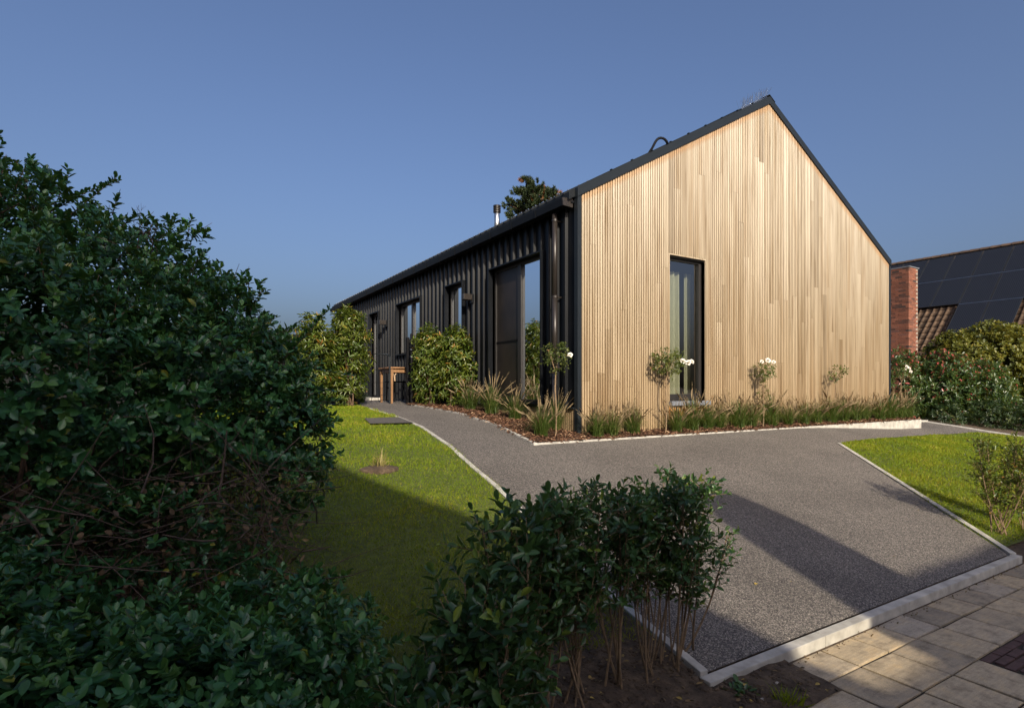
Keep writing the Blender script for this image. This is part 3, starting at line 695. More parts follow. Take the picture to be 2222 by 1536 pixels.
# ------------------------------------------------------------------ big evergreen bush on the left
bush = tag(empty("evergreen_bush", (-.6, 3.4, .3)), "huge dark evergreen bush filling the left side", "bush"); bpy.context.view_layer.update(); binv = bush.matrix_basis.inverted()
def to_bush(o): o.parent = bush; o.matrix_parent_inverse = binv; return o
BB = [((-.62, 3.90, 1.45), (1.05, 1.0, 1.02)), ((-.12, 3.50, 1.34), (.70, .62, .80)), ((.18, 3.22, 1.27), (.50, .46, .56)), ((-1.5, 4.65, 1.6), (1.25, 1.2, 1.3)), ((-.55, 3.0, 1.35), (.55, .5, .62)), ((-1.1, 3.2, 1.4), (.6, .5, .8)), ((.38, 3.08, 1.14), (.34, .34, .32))]
SK = [((-.23, 1.98, .36), (.36, .33, .38)), ((.10, 1.88, .36), (.30, .28, .34)), ((.36, 1.98, .36), (.26, .28, .33)), ((-.05, 2.35, .38), (.36, .3, .3)), ((.42, 2.35, .40), (.30, .26, .28)), ((-.55, 2.35, .55), (.35, .35, .38)), ((.28, 1.60, .30), (.26, .22, .30)), ((-.05, 1.55, .32), (.28, .22, .32))]
gz = lambda x, y: hh(x, y) + .02
allV = []; allR = []
def bush_layer(blobs, n, shell, k, sl, ll, lw, zmin):
    p, nr = blob_points(blobs, n, shell, zmin, lump=.13)
    d = unit(nr * .85 + np.array([0, 0, .40]) + rng.normal(0, .35, (n, 3)))
    V, R = shoot_leaves(p, d, k, rng.uniform(*sl, n), ll, lw, (38, 82), .75)
    allV.append(V); allR.append(np.where(rng.random(len(R)) < .012, .98, np.minimum(R, .88))); return p, d
tw = MB()
IN = [((-.35, 3.75, .72), (1.0, .45, .62)), ((-1.1, 3.6, .8), (.7, .5, .7))]
bush_layer(IN, 1700, .5, 7, (.06, .14), .036, .020, gz)
# leafy patches hanging over the bare waist
WA = [((-.75, 2.75, .78), (.30, .22, .16)), ((-.1, 2.7, .86), (.32, .2, .13)), ((.22, 2.75, .62), (.16, .15, .14)), ((-.45, 2.55, .62), (.2, .16, .12))]
bush_layer(WA, 420, .5, 9, (.05, .14), .036, .020, gz)
p, d = bush_layer(BB, 6800, .18, 11, (.05, .15), .037, .0205, lambda x, y: .95 + .12 * np.sin(x * 7) + .08 * np.sin(y * 9 + x * 4))
twigs(tw, p[:1500], d[:1500], .16, .0025)
bush_layer(BB, 3600, .5, 7, (.06, .14), .038, .021, lambda x, y: 1.0 + .1 * np.sin(x * 7))
bush_layer(SK, 2300, .25, 10, (.05, .15), .036, .020, gz)
bush_layer(SK, 1100, .6, 6, (.05, .12), .036, .020, gz)
# loose sprays breaking the outline
sp_base = [(-.55, 3.85, 2.44), (-.9, 4.2, 2.6), (-.15, 3.55, 2.10), (.05, 3.4, 1.96), (.3, 3.3, 1.80), (.5, 3.1, 1.55), (.6, 3.05, 1.36), (.5, 3.0, 1.24), (.48, 3.02, 1.12), (-.35, 3.7, 2.30), (-1.2, 4.4, 2.85), (.42, 3.2, 1.68)]
for q in sp_base:
    for _ in range(3):
        L = rng.uniform(.12, .36) * (1 if q[2] > 1.45 else .5); dr = unit(np.array([.80 + rng.normal(0, .25), -.30 + rng.normal(0, .3), .38 + rng.normal(0, .35) if q[2] > 1.6 else rng.normal(.0, .2)]))
        st = np.array(q) + rng.normal(0, .05, 3); tw.tube([st - dr * .1, st + dr * L * .5, st + dr * L], [.003, .0022, .0012], 4, False)
        m_ = int(L / .008); t = np.linspace(.0, 1, m_)
        P_ = st + dr * (L * t)[:, None]; an = np.arange(m_) * 2.6 + rng.random() * 6
        side_ = unit(np.cross(dr, [0, 0, 1.])); upv = np.cross(side_, dr)
        A = dr * .6 + side_ * np.cos(an)[:, None] + upv * (np.abs(np.sin(an)) * .6)[:, None]
        allV.append(leaf_verts(P_, A, np.tile([0, 0, 1.], (m_, 1)) + rng.normal(0, .3, (m_, 3)), rng.uniform(.024, .040, m_), rng.uniform(.014, .021, m_))); allR.append(rng.uniform(.2, .7, m_))
# branching dead flower head at the top, and dry twigs filling the bare waist
def branch(mb_, p, d, L, r, depth_, mat=None):
    q = p + d * L; mid = p + d * L * .5 + rng.normal(0, .03 * L, 3); mb_.tube([p, mid, q], [r, r * .8, r * .6], 4, False)
    if depth_:
        for _ in range(rng.integers(2, 4)): branch(mb_, q if rng.random() < .6 else mid, unit(d + rng.normal(0, .45, 3)), L * rng.uniform(.5, .8), r * .6, depth_ - 1)
dead = MB()
for q in ((-.12, 3.52, 2.16), (-.05, 3.48, 2.1)):
    for _ in range(2): branch(dead, np.array(q), unit(np.array([.3, -.1, 1.]) + rng.normal(0, .2, 3)), .10, .003, 3)
for _ in range(900):
    x, y = rng.uniform(-.95, .55), rng.uniform(2.3, 3.45); z = rng.uniform(.25, 1.12)
    d = unit(np.array([rng.normal(0, 1), rng.normal(-.2, .7), rng.normal(.15, .6)])); L = rng.uniform(.12, .45)
    p0 = np.array([x, y, z]); b = rng.normal(0, .12, 3)
    r0 = rng.choice([.0016, .0024, .004], p=[.62, .30, .08])
    dead.tube([p0 + (d * t + b * t * (1 - t) * 1.6) * L for t in (0, .33, .66, 1)], [r0, r0, r0 * .8, r0 * .5], 4, False)
to_bush(dead.build("dead_twig", M['dead']))["kind"] = "stuff"
for _ in range(16):
    b0 = np.array([rng.normal(-.4, .25), rng.normal(3.3, .25), h(0, 3.2) - .05]); bb_ = BB[rng.integers(len(BB))]; e = np.array(bb_[0]) + rdir(1)[0] * np.array(bb_[1]) * .55
    tw.tube([b0 + (e - b0) * t + np.array([0, 0, .05 * math.sin(3.14 * t)]) for t in np.linspace(0, 1, 6)], np.linspace(.016, .005, 6), 6, False)
to_bush(tw.build("branch", M['bark']))
V = np.concatenate(allV); R = np.concatenate(allR)
# curled brown leaves caught in the waist
nb = 3200; P_ = np.stack([rng.uniform(-1.0, .5, nb), rng.uniform(2.4, 3.5, nb), rng.uniform(.2, 1.1, nb)], 1)
to_bush(link("dry_leaf", arr_mesh("dry_leaf", leaf_verts(P_, rdir(nb), rdir(nb), rng.uniform(.02, .04, nb), rng.uniform(.012, .022, nb)), LEAF_F, rng.random(nb) ** 2 * .75), M['litter']))["kind"] = "stuff"
# the 300 leaves that show largest are single parts
c = V.mean(1); dist = np.linalg.norm(c - np.array([0, 0, 1.45]), axis=1); sx_ = screen_x(c[:, 0], c[:, 1]); sy_ = (c[:, 2] - 1.45) / np.maximum(depth(c[:, 0], c[:, 1]), .05)
vis = (np.abs(sx_) < .9) & (sy_ > -.56) & (c[:, 2] > .45)
order = np.argsort(np.where(vis, dist, 99))[:300]
leafm = arr_mesh("leaf", LEAF[None] * np.array([1., .56, 1.]), LEAF_F, np.array([.5]))
leafs = [leafm] + [arr_mesh("leaf", LEAF[None] * np.array([1., .56, 1.]), LEAF_F, np.array([q])) for q in (.3, .7, .85)]
for me_ in leafs: me_.materials.append(M['bush'])
from mathutils import Matrix
for i in order:
    b0 = Vector(V[i, 0]); ax = Vector(V[i, 4]) - b0; L = ax.length; wv = Vector(V[i, 2]) - Vector(V[i, 6]); a1 = ax.normalized(); n1 = a1.cross(wv).normalized(); s1 = n1.cross(a1)
    mt = Matrix(((a1.x, s1.x, n1.x, 0), (a1.y, s1.y, n1.y, 0), (a1.z, s1.z, n1.z, 0), (0, 0, 0, 1)))
    o = bpy.data.objects.new("leaf", leafs[int(R[i] * 7) % 4]); COL.objects.link(o); o.parent = bush; o.matrix_parent_inverse = binv
    o.matrix_basis = Matrix.Translation(b0) @ mt @ Matrix.Scale(L, 4)
mask = np.ones(len(V), bool); mask[order] = False
to_bush(link("foliage", arr_mesh("foliage", V[mask], LEAF_F, R[mask]), M['bush']))["kind"] = "stuff"

# ------------------------------------------------------------------ privet hedge plants by the street
def privet(x, y, hgt, nst, spread, bare, nsh, llen, label, group, mat='privet', tip=True, shoot=(.08, .2), loc_seed=0):
    z0 = h(x, y); r = tag(empty("privet_shrub", (x, y, z0)), label, "shrub", group)
    m = MB(); P_ = []; D_ = []
    for s_ in range(nst):
        a = rng.random() * 6.28; b = spread * (.35 + .65 * rng.random()); bx, by = rng.normal(0, .045, 2)
        tx, ty = b * math.cos(a), b * math.sin(a); H_ = hgt * rng.uniform(.86, 1.0)
        pts = [np.array([bx + (tx - bx) * t ** .7 + .012 * math.sin(t * 6 + a), by + (ty - by) * t ** .7 + .012 * math.cos(t * 5 + a), -.03 + H_ * t]) for t in np.linspace(0, 1, 8)]
        MB().tube(pts, np.linspace(.0068 * rng.uniform(.5, 1.1), .0018, 8), 6, False).build("stem", M['tan_stem'], r)
        if rng.random() < .7:
            k0 = rng.integers(1, 4); e_ = pts[k0] + np.array([rng.normal(0, .09), rng.normal(0, .09), hgt * rng.uniform(.3, .5)]); m.tube([pts[k0], (pts[k0] + e_) / 2 + rng.normal(0, .012, 3), e_], [.004, .003, .0015], 5, False); P_.append(e_ - np.array([0, 0, .05])); D_.append(np.array([0, 0, 1.]))
        for _ in range(max(1, nsh // nst)):
            t = bare + (1 - bare) * rng.random() ** .8; k = t * 7; i = min(6, int(k)); q = pts[i] + (pts[i + 1] - pts[i]) * (k - i)
            d = unit(np.array([rng.normal(0, .8), rng.normal(0, .8), rng.uniform(.3, 1.3)])); P_.append(q); D_.append(d)
    P_ = np.array(P_); D_ = np.array(D_); sl = rng.uniform(*shoot, len(P_)); over = np.maximum(0, P_[:, 2] + sl - hgt * 1.04); sl = np.maximum(.04, sl - over)
    V, R = shoot_leaves(P_, D_, 8, sl, llen, llen * .46, (35, 70), .3, up=.3, curl=.05)
    twigs(m, P_, D_, sl, .0018, .05)
    m.build("twig", M['tan_stem'], r)["kind"] = "stuff"
    link("foliage", arr_mesh("foliage", V, LEAF_F, R), M[mat], r)["kind"] = "stuff"
    return r
GP = "privet plants of the street hedge"
privet(2.16, 1.98, .96, 8, .21, .40, 230, .038, "privet plant nearest the kerb corner with bare pale stems", GP)
privet(1.96, 1.98, .94, 7, .18, .44, 200, .038, "leggy privet plant second from the kerb corner", GP)
privet(1.76, 2.00, .92, 7, .16, .46, 160, .037, "thin leggy privet plant third from the kerb corner", GP)
privet(1.56, 2.00, .92, 7, .16, .38, 170, .037, "privet plant fourth from the kerb corner", GP)
privet(1.36, 1.96, .96, 7, .15, .30, 170, .040, "dense privet plant in the middle of the street hedge", GP)
privet(1.14, 1.86, .95, 8, .16, .12, 210, .046, "dense privet plant leafy to the ground, second from the big bush", GP)
privet(.92, 1.72, .82, 8, .17, .05, 230, .050, "broad leaved privet plant nearest the big bush", GP)
privet(.70, 1.60, .62, 7, .16, .05, 190, .048, "low leafy privet at the bottom edge beside the big bush", GP)
privet(2.30, 2.04, .70, 3, .24, .35, 44, .034, "single slim privet shoot leaning out over the drive", GP)
privet(6.62, 2.10, .90, 9, .26, .22, 260, .034, "privet shrub on the right lawn at the picture edge", "privet plants right of the drive", mat="laurel")
privet(7.05, 2.05, .88, 9, .25, .22, 200, .034, "privet shrub cut by the right picture edge", "privet plants right of the drive", mat="laurel")

# ------------------------------------------------------------------ laurels on the black fence
def leafy(name, blobs, n, k, sl, ll, lw, mat, label, cat, loc, group=None, T=LANCE, shell=.5, stems=6, up=.7, ang=(45, 95), stem_mat='bark', nfill=0, up2=.4, rr=None, curl=.3, zmin=None):
    r = tag(empty(name, loc), label, cat, group); bpy.context.view_layer.update(); inv = r.matrix_basis.inverted()
    p, nr = blob_points(blobs, n, shell, zmin); d = unit(nr * .6 + np.array([0, 0, up]) + rng.normal(0, .35, (n, 3)))
    V, R = shoot_leaves(p, d, k, rng.uniform(*sl, n), ll, lw, ang, .2, T, up2, curl)
    if rr is not None: R = rr(V, R)
    o = link("foliage", arr_mesh("foliage", V, LEAF_F, R), M[mat], r); o.matrix_parent_inverse = inv; o["kind"] = "stuff"
    for _ in range(stems):
        m = MB(); b = blobs[rng.integers(len(blobs))]; e = np.array(b[0]) + rdir(1)[0] * np.array(b[1]) * .6
        b0 = np.array([loc[0] + (e[0] - loc[0]) * .5 + rng.normal(0, .05), loc[1] + (e[1] - loc[1]) * .5 + rng.normal(0, .05), loc[2] - .05])
        m.tube([b0 + (e - b0) * t + np.array([.03 * math.sin(t * 5), 0, 0]) for t in np.linspace(0, 1, 5)], np.linspace(.016, .005, 5), 5, False)
        o = m.build("stem", M[stem_mat], r); o.matrix_parent_inverse = inv
    return r
leafy("laurel_shrub", [((2.82, 10.32, 1.95), (.30, .30, .88)), ((2.90, 10.35, 2.45), (.22, .22, .38))], 420, 9, (.12, .26), .085, .026, 'laurel', "tall yellow green laurel beside the black fence end, left of the path", "shrub", (2.82, 10.32, 1.12), "laurels along the black fence", stems=7)
leafy("laurel_shrub", [((2.25, 10.25, 1.8), (.36, .30, .72)), ((2.2, 10.25, 2.4), (.16, .16, .3))], 380, 9, (.12, .26), .085, .026, 'laurel', "lower yellow green laurel half hidden behind the big bush", "shrub", (2.25, 10.25, 1.12), "laurels along the black fence", stems=6)
leafy("laurel_shrub", [((4.28, 9.85, 1.75), (.27, .34, .72)), ((4.25, 9.9, 2.22), (.2, .22, .32))], 430, 9, (.10, .22), .080, .026, 'laurel', "dense laurel right of the gate post and table", "shrub", (4.28, 9.85, 1.10), "laurels along the black fence", stems=6)
leafy("laurel_shrub", [((4.50, 9.30, 1.72), (.25, .36, .72)), ((4.50, 9.25, 2.2), (.2, .24, .30))], 430, 9, (.10, .22), .080, .026, 'laurel', "dense laurel under the tall window beside the sliding door", "shrub", (4.50, 9.30, 1.08), "laurels along the black fence", stems=6)

# black fence, gate, table, chair
def fence(x0, x1, y, z1, label, npan):
    r = tag(empty("black_fence", (x0, y, 1.1)), label, "fence", "black garden fence"); bpy.context.view_layer.update(); inv = r.matrix_basis.inverted()
    w = (x1 - x0) / npan
    for i in range(npan + 1):
        o = MB().box(x0 + i * w - .03, x0 + i * w + .03, y - .03, y + .03, 1.0, z1 + .03).build("post", M['black'], r); o.matrix_parent_inverse = inv
    nb = 9
    for i in range(npan):
        for k in range(nb):
            a = 1.16 + (z1 - 1.16) * k / nb
            o = MB().box(x0 + i * w + .031, x0 + (i + 1) * w - .031, y - .012, y + .012, a + .003, a + (z1 - 1.16) / nb - .003).build("fence_board", M['black'], r); o.matrix_parent_inverse = inv
    return r
fence(-2.0, 3.12, 10.75, 2.42, "black board fence behind the laurels left of the path", 3)
fence(4.10, 4.74, 10.62, 2.42, "short black fence panel between gate post and house", 1)
g = tag(empty("hoop_gate", (3.2, 10.85, 1.13)), "thin black tube gate with wire infill across the path", "gate")
MB().tube([(0, 0, 0), (0, 0, .94), (.02, 0, .97), (.05, 0, .985), (.56, 0, .985), (.60, 0, .97), (.62, 0, .94), (.62, 0, 0)], .017, 8).build("gate_frame", M['trim'], g)
for k in range(3): MB().tube([(.02, 0, .18 + .25 * k), (.60, 0, .18 + .25 * k)], .005, 5).build("wire", M['black'], g)
for k in range(4): MB().tube([(.12 + .13 * k, 0, .05), (.12 + .13 * k, 0, .97)], .005, 5).build("wire", M['black'], g)
gp_ = tag(empty("gate_post", (4.06, 10.30, 1.12)), "slim black gate post with shiny bands beside the laurel", "post")
MB().lathe([(.03, -.05), (.03, 1.36), (.02, 1.38)], (0, 0, 0), 12).build("post_tube", M['black'], gp_)
for z in (.92, 1.06): MB().lathe([(.033, z), (.033, z + .025)], (0, 0, 0), 12).build("band", M['steel'], gp_)
t = tag(empty("garden_table", (3.86, 10.92, 1.145)), "brown wooden table standing on the path by the black wall", "table")
for i in range(6): MB().box(-.03, .96, -.03 + i * .122, -.03 + i * .122 + .119, .70, .728).build("table_plank", M['oiled'], t, bevel=.003)
MB().box(.03, .90, .015, .035, .62, .699).box(.03, .90, .645, .665, .62, .699).box(.015, .035, .036, .644, .62, .699).box(.895, .915, .036, .644, .62, .699).build("apron", M['oiled'], t)
for x in (0, .87):
    for y in (0, .62): MB().add([(x + .008, y + .008, 0), (x + .047, y + .008, 0), (x + .047, y + .047, 0), (x + .008, y + .047, 0), (x, y, .70), (x + .055, y, .70), (x + .055, y + .055, .70), (x, y + .055, .70)], [(0,3,2,1),(4,5,6,7),(0,1,5,4),(1,2,6,5),(2,3,7,6),(3,0,4,7)]).build("leg", M['oiled'], t)
c_ = tag(empty("wishbone_chair", (4.42, 11.95, 1.155), math.radians(8)), "wooden chair with Y shaped back pushed under the far side of the table", "chair")
pts = [(-.29, -.18, .66), (-.27, .06, .68), (-.16, .20, .71), (0, .24, .72), (.16, .20, .71), (.27, .06, .68), (.29, -.18, .66)]
MB().tube(pts, [.012, .018, .02, .02, .02, .018, .012], 8).build("top_rail", M['palewood'], c_)
MB().tube([(0, .20, .44), (0, .215, .56)], .016, 6).tube([(0, .215, .56), (-.05, .225, .64), (-.06, .23, .70)], .011, 6).tube([(0, .215, .56), (.05, .225, .64), (.06, .23, .70)], .011, 6).build("back_splat", M['palewood'], c_)
MB().box(-.24, .24, -.22, .21, .42, .445).build("seat", M['black'], c_, bevel=.01)
for sx in (-1, 1):
    MB().tube([(.22 * sx, -.20, 0), (.235 * sx, -.20, .42), (.24 * sx, -.19, .45)], [.012, .018, .016], 8).build("leg", M['black'], c_)
    MB().tube([(.20 * sx, .22, 0), (.20 * sx, .19, .42), (.25 * sx, .12, .68)], [.012, .018, .013], 8).build("leg", M['black'], c_)
    MB().tube([(.22 * sx, -.19, .30), (.20 * sx, .19, .30)], .01, 6).build("stretcher", M['black'], c_)
# low grey threshold outside the doors
o = MB().box(4.50, 4.79, Y0 + 8.2, Y0 + 10.6, 1.10, 1.20).build("door_step", M['concrete'], None, bevel=.005); tag(o, "low pale step under the glazed doors", "step")

# ------------------------------------------------------------------ fountain grass tufts
def tuft_meshes(seed, nb=420, ns=28, H=.43):
    P_ = np.zeros((nb, 3)); P_[:, :2] = rng.normal(0, .035, (nb, 2)); a = rng.random(nb) * 6.28; lean = rng.uniform(.05, 1.05, nb)
    L = rng.uniform(.6, 1.1, nb) * H; W = rng.uniform(.002, .0035, nb); out = np.stack([np.cos(a), np.sin(a), np.zeros(nb)], 1); sd = np.stack([-np.sin(a), np.cos(a), np.zeros(nb)], 1)
    V = np.zeros((nb, 9, 3))
    for i, t in enumerate((0, .3, .6, .85)):
        th = lean * (.35 + .95 * t); r_ = L * t
        q = P_ + out * (r_ * np.sin(th) * .95)[:, None] + np.array([0, 0, 1.]) * (r_ * np.cos(th * .9))[:, None]
        w = (W * (1 - .55 * t))[:, None] * sd
        V[:, 2 * i] = q - w; V[:, 2 * i + 1] = q + w
    th = lean * 1.45; V[:, 8] = P_ + out * (L * np.sin(th) * .98)[:, None] + np.array([0, 0, 1.]) * (L * np.cos(np.minimum(th, 1.5)))[:, None]
    R = np.clip(rng.normal(.45, .22, nb), 0, 1)
    me1 = arr_mesh("blades", V, [(0, 1, 3, 2), (2, 3, 5, 4), (4, 5, 7, 6), (6, 7, 8)], R); me1.materials.append(M['fountain'])
    sp = []; sr = []; m = MB()
    for _ in range(ns):
        a_ = rng.random() * 6.28; ln = rng.uniform(.1, 1.0); L_ = rng.uniform(.85, 1.35) * H; o_ = np.array([math.cos(a_), math.sin(a_), 0])
        pt = lambda t: o_ * (L_ * t * math.sin(ln * (.4 + .6 * t)) * .9) + np.array([0, 0, L_ * t * math.cos(ln * (.3 + .55 * t))])
        tip = pt(1); dr = unit(tip - pt(.85)); hl = rng.uniform(.06, .10)
        # hairs of the bottlebrush head plus the stalk as thin blades
        k = 16; t = rng.random(k); hd = unit(dr + rdir(k) * .75)
        sp.append(leaf_verts(tip + dr * (hl * t)[:, None] - dr * hl * .2, hd, rdir(k), .018 * (1 - .4 * t), .0045)); sr.append(np.clip(rng.normal(.5, .25, k), 0, 1))
        q = np.array([pt(x) for x in (0, .35, .7)]); e = np.array([pt(x) for x in (.36, .71, 1.02)]); le = np.linalg.norm(e - q, axis=1)
        sp.append(leaf_verts(q, e - q, rdir(3), le, .0025)); sr.append(np.full(3, .35))
    me2 = arr_mesh("seed_head", np.concatenate(sp), LEAF_F, np.concatenate(sr)); me2.materials.append(M['seed'])
    return me1, me2
TM = [tuft_meshes(i) for i in range(5)]
def tuft(x, y, s, label, rz=None, z=None, sz=None):
    r = tag(empty("fountain_grass", (x, y, float(bed_h(x, y)) if z is None else z), rng.random() * 6.28), label, "ornamental grass", "fountain grasses in the mulch bed"); r.scale = (s, s, sz or s)
    a, b = TM[rng.integers(5)]; link("blades", a, None, r)["kind"] = "stuff"; link("seed_head", b, None, r)["kind"] = "stuff"; return r
front = [(4.98, 5.98), (5.28, 5.97), (5.72, 5.97), (6.52, 5.98), (6.95, 5.99), (7.32, 6.0), (7.65, 5.99), (8.05, 5.98), (8.42, 6.0), (8.95, 5.98), (9.4, 5.99), (9.85, 5.98), (10.3, 6.0), (10.75, 5.98), (11.2, 5.99), (11.65, 5.98), (12.1, 6.0), (12.55, 5.98), (13.0, 5.98), (13.45, 6.0), (13.8, 6.0)]
words = ["first", "second", "third", "fourth", "fifth", "sixth", "seventh", "eighth", "ninth", "tenth", "eleventh", "twelfth", "thirteenth", "fourteenth", "fifteenth", "sixteenth", "seventeenth", "eighteenth", "nineteenth", "twentieth", "last"]
for i, (x, y) in enumerate(front): tuft(x, y + rng.normal(0, .03), rng.uniform(.85, 1.15) if i > 2 else rng.uniform(.82, .92), "feathery fountain grass, %s from the house corner along the timber gable" % words[i])
tuft(4.22, 6.12, .98, "fountain grass at the sharp corner of the mulch bed")
tuft(4.55, 7.30, .95, "upright fountain grass in front of the sliding door")
tuft(4.50, 7.95, 1.05, "fountain grass before the dark leaf of the sliding door", sz=1.15)
tuft(4.42, 8.55, 1.0, "fountain grass next to the laurel under the tall window")
tuft(4.66, 6.42, .8, "small fountain grass against the foot of the downpipe", sz=1.1)
lav = tag(empty("lavender", (3.45, 11.55, 1.145), 1.0), "small grey green lavender tuft behind the gate", "plant"); lav.scale = (.85, .85, .62)
link("blades", TM[0][0], None, lav)["kind"] = "stuff"
# clump of cut dry stems in the lawn
n = 60; P_ = np.zeros((n, 3)); P_[:, :2] = rng.normal(0, .03, (n, 2)); a = rng.random(n) * 6.28; ln = rng.uniform(.1, .95, n)
A = np.stack([np.cos(a) * np.sin(ln), np.sin(a) * np.sin(ln), np.cos(ln)], 1)
dc = tag(empty("cut_plant", (1.76, 5.31, h(1.76, 5.31))), "clump of cut pale stems in the sunny lawn edge", "plant")
link("stem", arr_mesh("stem", leaf_verts(P_, A, rdir(n), rng.uniform(.08, .26, n), .007, BLADE), BLADE_F, rng.random(n)), M['drygrass'], dc)["kind"] = "stuff"
o = MB().lathe([(.20, -.03), (.19, .012), (.12, .03), (.02, .035)], (0, 0, 0), 18).build("soil_ring", M['soil'], dc, True); o.scale = (1, .8, 1)
sl_ = patch("access_slab", [(2.32, 7.35), (2.91, 7.30), (2.89, 7.86), (2.38, 7.82)], .028, M['rubber'], .5, "dark flat slab let into the lawn beside the path", kind=None, cat="slab")

# ------------------------------------------------------------------ standard roses
fl_me = None
def flower_mesh():
    k = 26; i = np.arange(k); a = i * 2.4; t = (i + 1) / k
    D = np.stack([np.cos(a) * t, np.sin(a) * t, 1.1 - t], 1); P_ = np.stack([np.cos(a) * .006 * t, np.sin(a) * .006 * t, np.zeros(k)], 1)
    me = arr_mesh("flower", leaf_verts(P_, unit(D), np.stack([-np.cos(a), -np.sin(a), np.ones(k) * .6], 1), .018 + .018 * t, .030), LEAF_F, np.full(k, .5)); me.materials.append(M['petal']); return me
FM = flower_mesh()
def rose(x, y, hs, crown, flowers, label, lean=(0, 0), nsh=60, extra=None, ll=.036):
    z0 = float(bed_h(x, y)); r = tag(empty("standard_rose", (x, y, z0)), label, "rose", "standard roses in the bed")
    top = np.array([lean[0], lean[1], hs]); m = MB()
    m.tube([(0, 0, -.05), tuple(top * .35 + np.array([.012, 0, 0])), tuple(top * .7 + np.array([-.008, .004, 0])), tuple(top)], [.012, .010, .009, .009], 7, False); m.build("stem", M['tan_stem'], r); m = MB()
    P_ = []; D_ = []
    for (cx, cy, cz, rx, rz, w) in crown:
        for _ in range(int(nsh * w)):
            d = rdir(1)[0]; q = np.array([cx, cy, cz]) + d * np.array([rx, rx * .8, rz]) * rng.random() ** .45; P_.append(q); D_.append(unit(d + np.array([0, 0, .3]) + rng.normal(0, .4, 3)))
        for _ in range(5):
            d = rdir(1)[0]; d[2] = abs(d[2]); e = np.array([cx, cy, cz]) + d * np.array([rx, rx * .8, rz]) * .8; m.tube([top - np.array([0, 0, .05]), (top + e) / 2 + rng.normal(0, .01, 3), e], [.006, .004, .002], 4, False)
    P_ = np.array(P_); D_ = np.array(D_); V, R = shoot_leaves(P_, D_, 6, rng.uniform(.05, .10, len(P_)), ll, ll * .6, (45, 90), .1, LEAF, .5)
    m.build("twig", M['tan_stem'], r)["kind"] = "stuff"; link("foliage", arr_mesh("foliage", V, LEAF_F, R), M['rose'], r)["kind"] = "stuff"
    for f in flowers:
        o = link("flower", FM, None, r); o.location = f[:3]; o.rotation_euler = (math.radians(60), 0, math.radians(-25 + rng.uniform(-25, 25))); s = f[3] if len(f) > 3 else 1; o.scale = (s, s, s)
    return r
rose(4.45, 6.13, .88, [(0, 0, 1.06, .17, .17, 1.3)], [(.15, -.12, 1.07, 1)], "rose standard with one white bloom before the downpipe", (.0, .0), 62, ll=.034)
rose(6.29, 5.92, .86, [(.02, 0, 1.05, .25, .19, 1.9), (.2, 0, 1.02, .14, .12, .4)], [(.27, -.08, 1.06, 1.2), (.43, -.05, 1.04, 1.3), (.50, -.05, 1.06, 1.1)], "rose standard with three white blooms in front of the gable window", (.02, 0), 60)
rose(8.60, 5.92, .78, [(.05, 0, .95, .20, .13, 1.1), (.04, 0, .5, .08, .30, .5)], [(.02, -.08, 1.12, 1.3), (-.10, -.05, 1.10, .9), (.22, -.05, 1.10, 1)], "rose standard with white blooms right of the gable window, leaves down its stem", (.03, 0), 52)
rose(10.80, 5.95, .80, [(.12, 0, .96, .18, .10, .45), (.0, 0, .86, .1, .08, .25)], [], "thin leaning rose standard without blooms near the end of the gable", (.10, 0), 50)
rose(13.62, 6.05, .80, [(.02, 0, 1.02, .22, .17, .9)], [(.02, -.1, 1.10, 1.2), (-.06, -.1, 1.04, 1), (.12, -.1, 1.07, 1), (.2, -.1, 1.0, .9)], "rose standard with small white blooms past the house corner", (0, 0), 50)

# ------------------------------------------------------------------ bark mulch, lawn grass, litter
def scatter(poly, n, zf):
    x0, x1 = min(p[0] for p in poly), max(p[0] for p in poly); y0, y1 = min(p[1] for p in poly), max(p[1] for p in poly); X = []; Y = []; g = 0
    while g < n:
        x = rng.uniform(x0, x1, n * 2); y = rng.uniform(y0, y1, n * 2); ok = inpoly(x, y, poly); X.append(x[ok]); Y.append(y[ok]); g += ok.sum()
    x = np.concatenate(X)[:n]; y = np.concatenate(Y)[:n]; return np.stack([x, y, zf(x, y)], 1)
P_ = scatter(bed, 15000, bed_h); n = len(P_); A = rng.normal(0, 1, (n, 3)); A[:, 2] *= .25; P_[:, 2] += rng.uniform(.0, .022, n)
tag(link("bark_mulch", arr_mesh("bark_mulch", leaf_verts(P_, A, np.array([0, 0, 1.]) + rng.normal(0, .35, (n, 3)), rng.uniform(.03, .075, n), rng.uniform(.012, .024, n)), LEAF_F, rng.random(n)), M['mulch']), "reddish brown bark chips covering the bed", "mulch", kind='stuff')
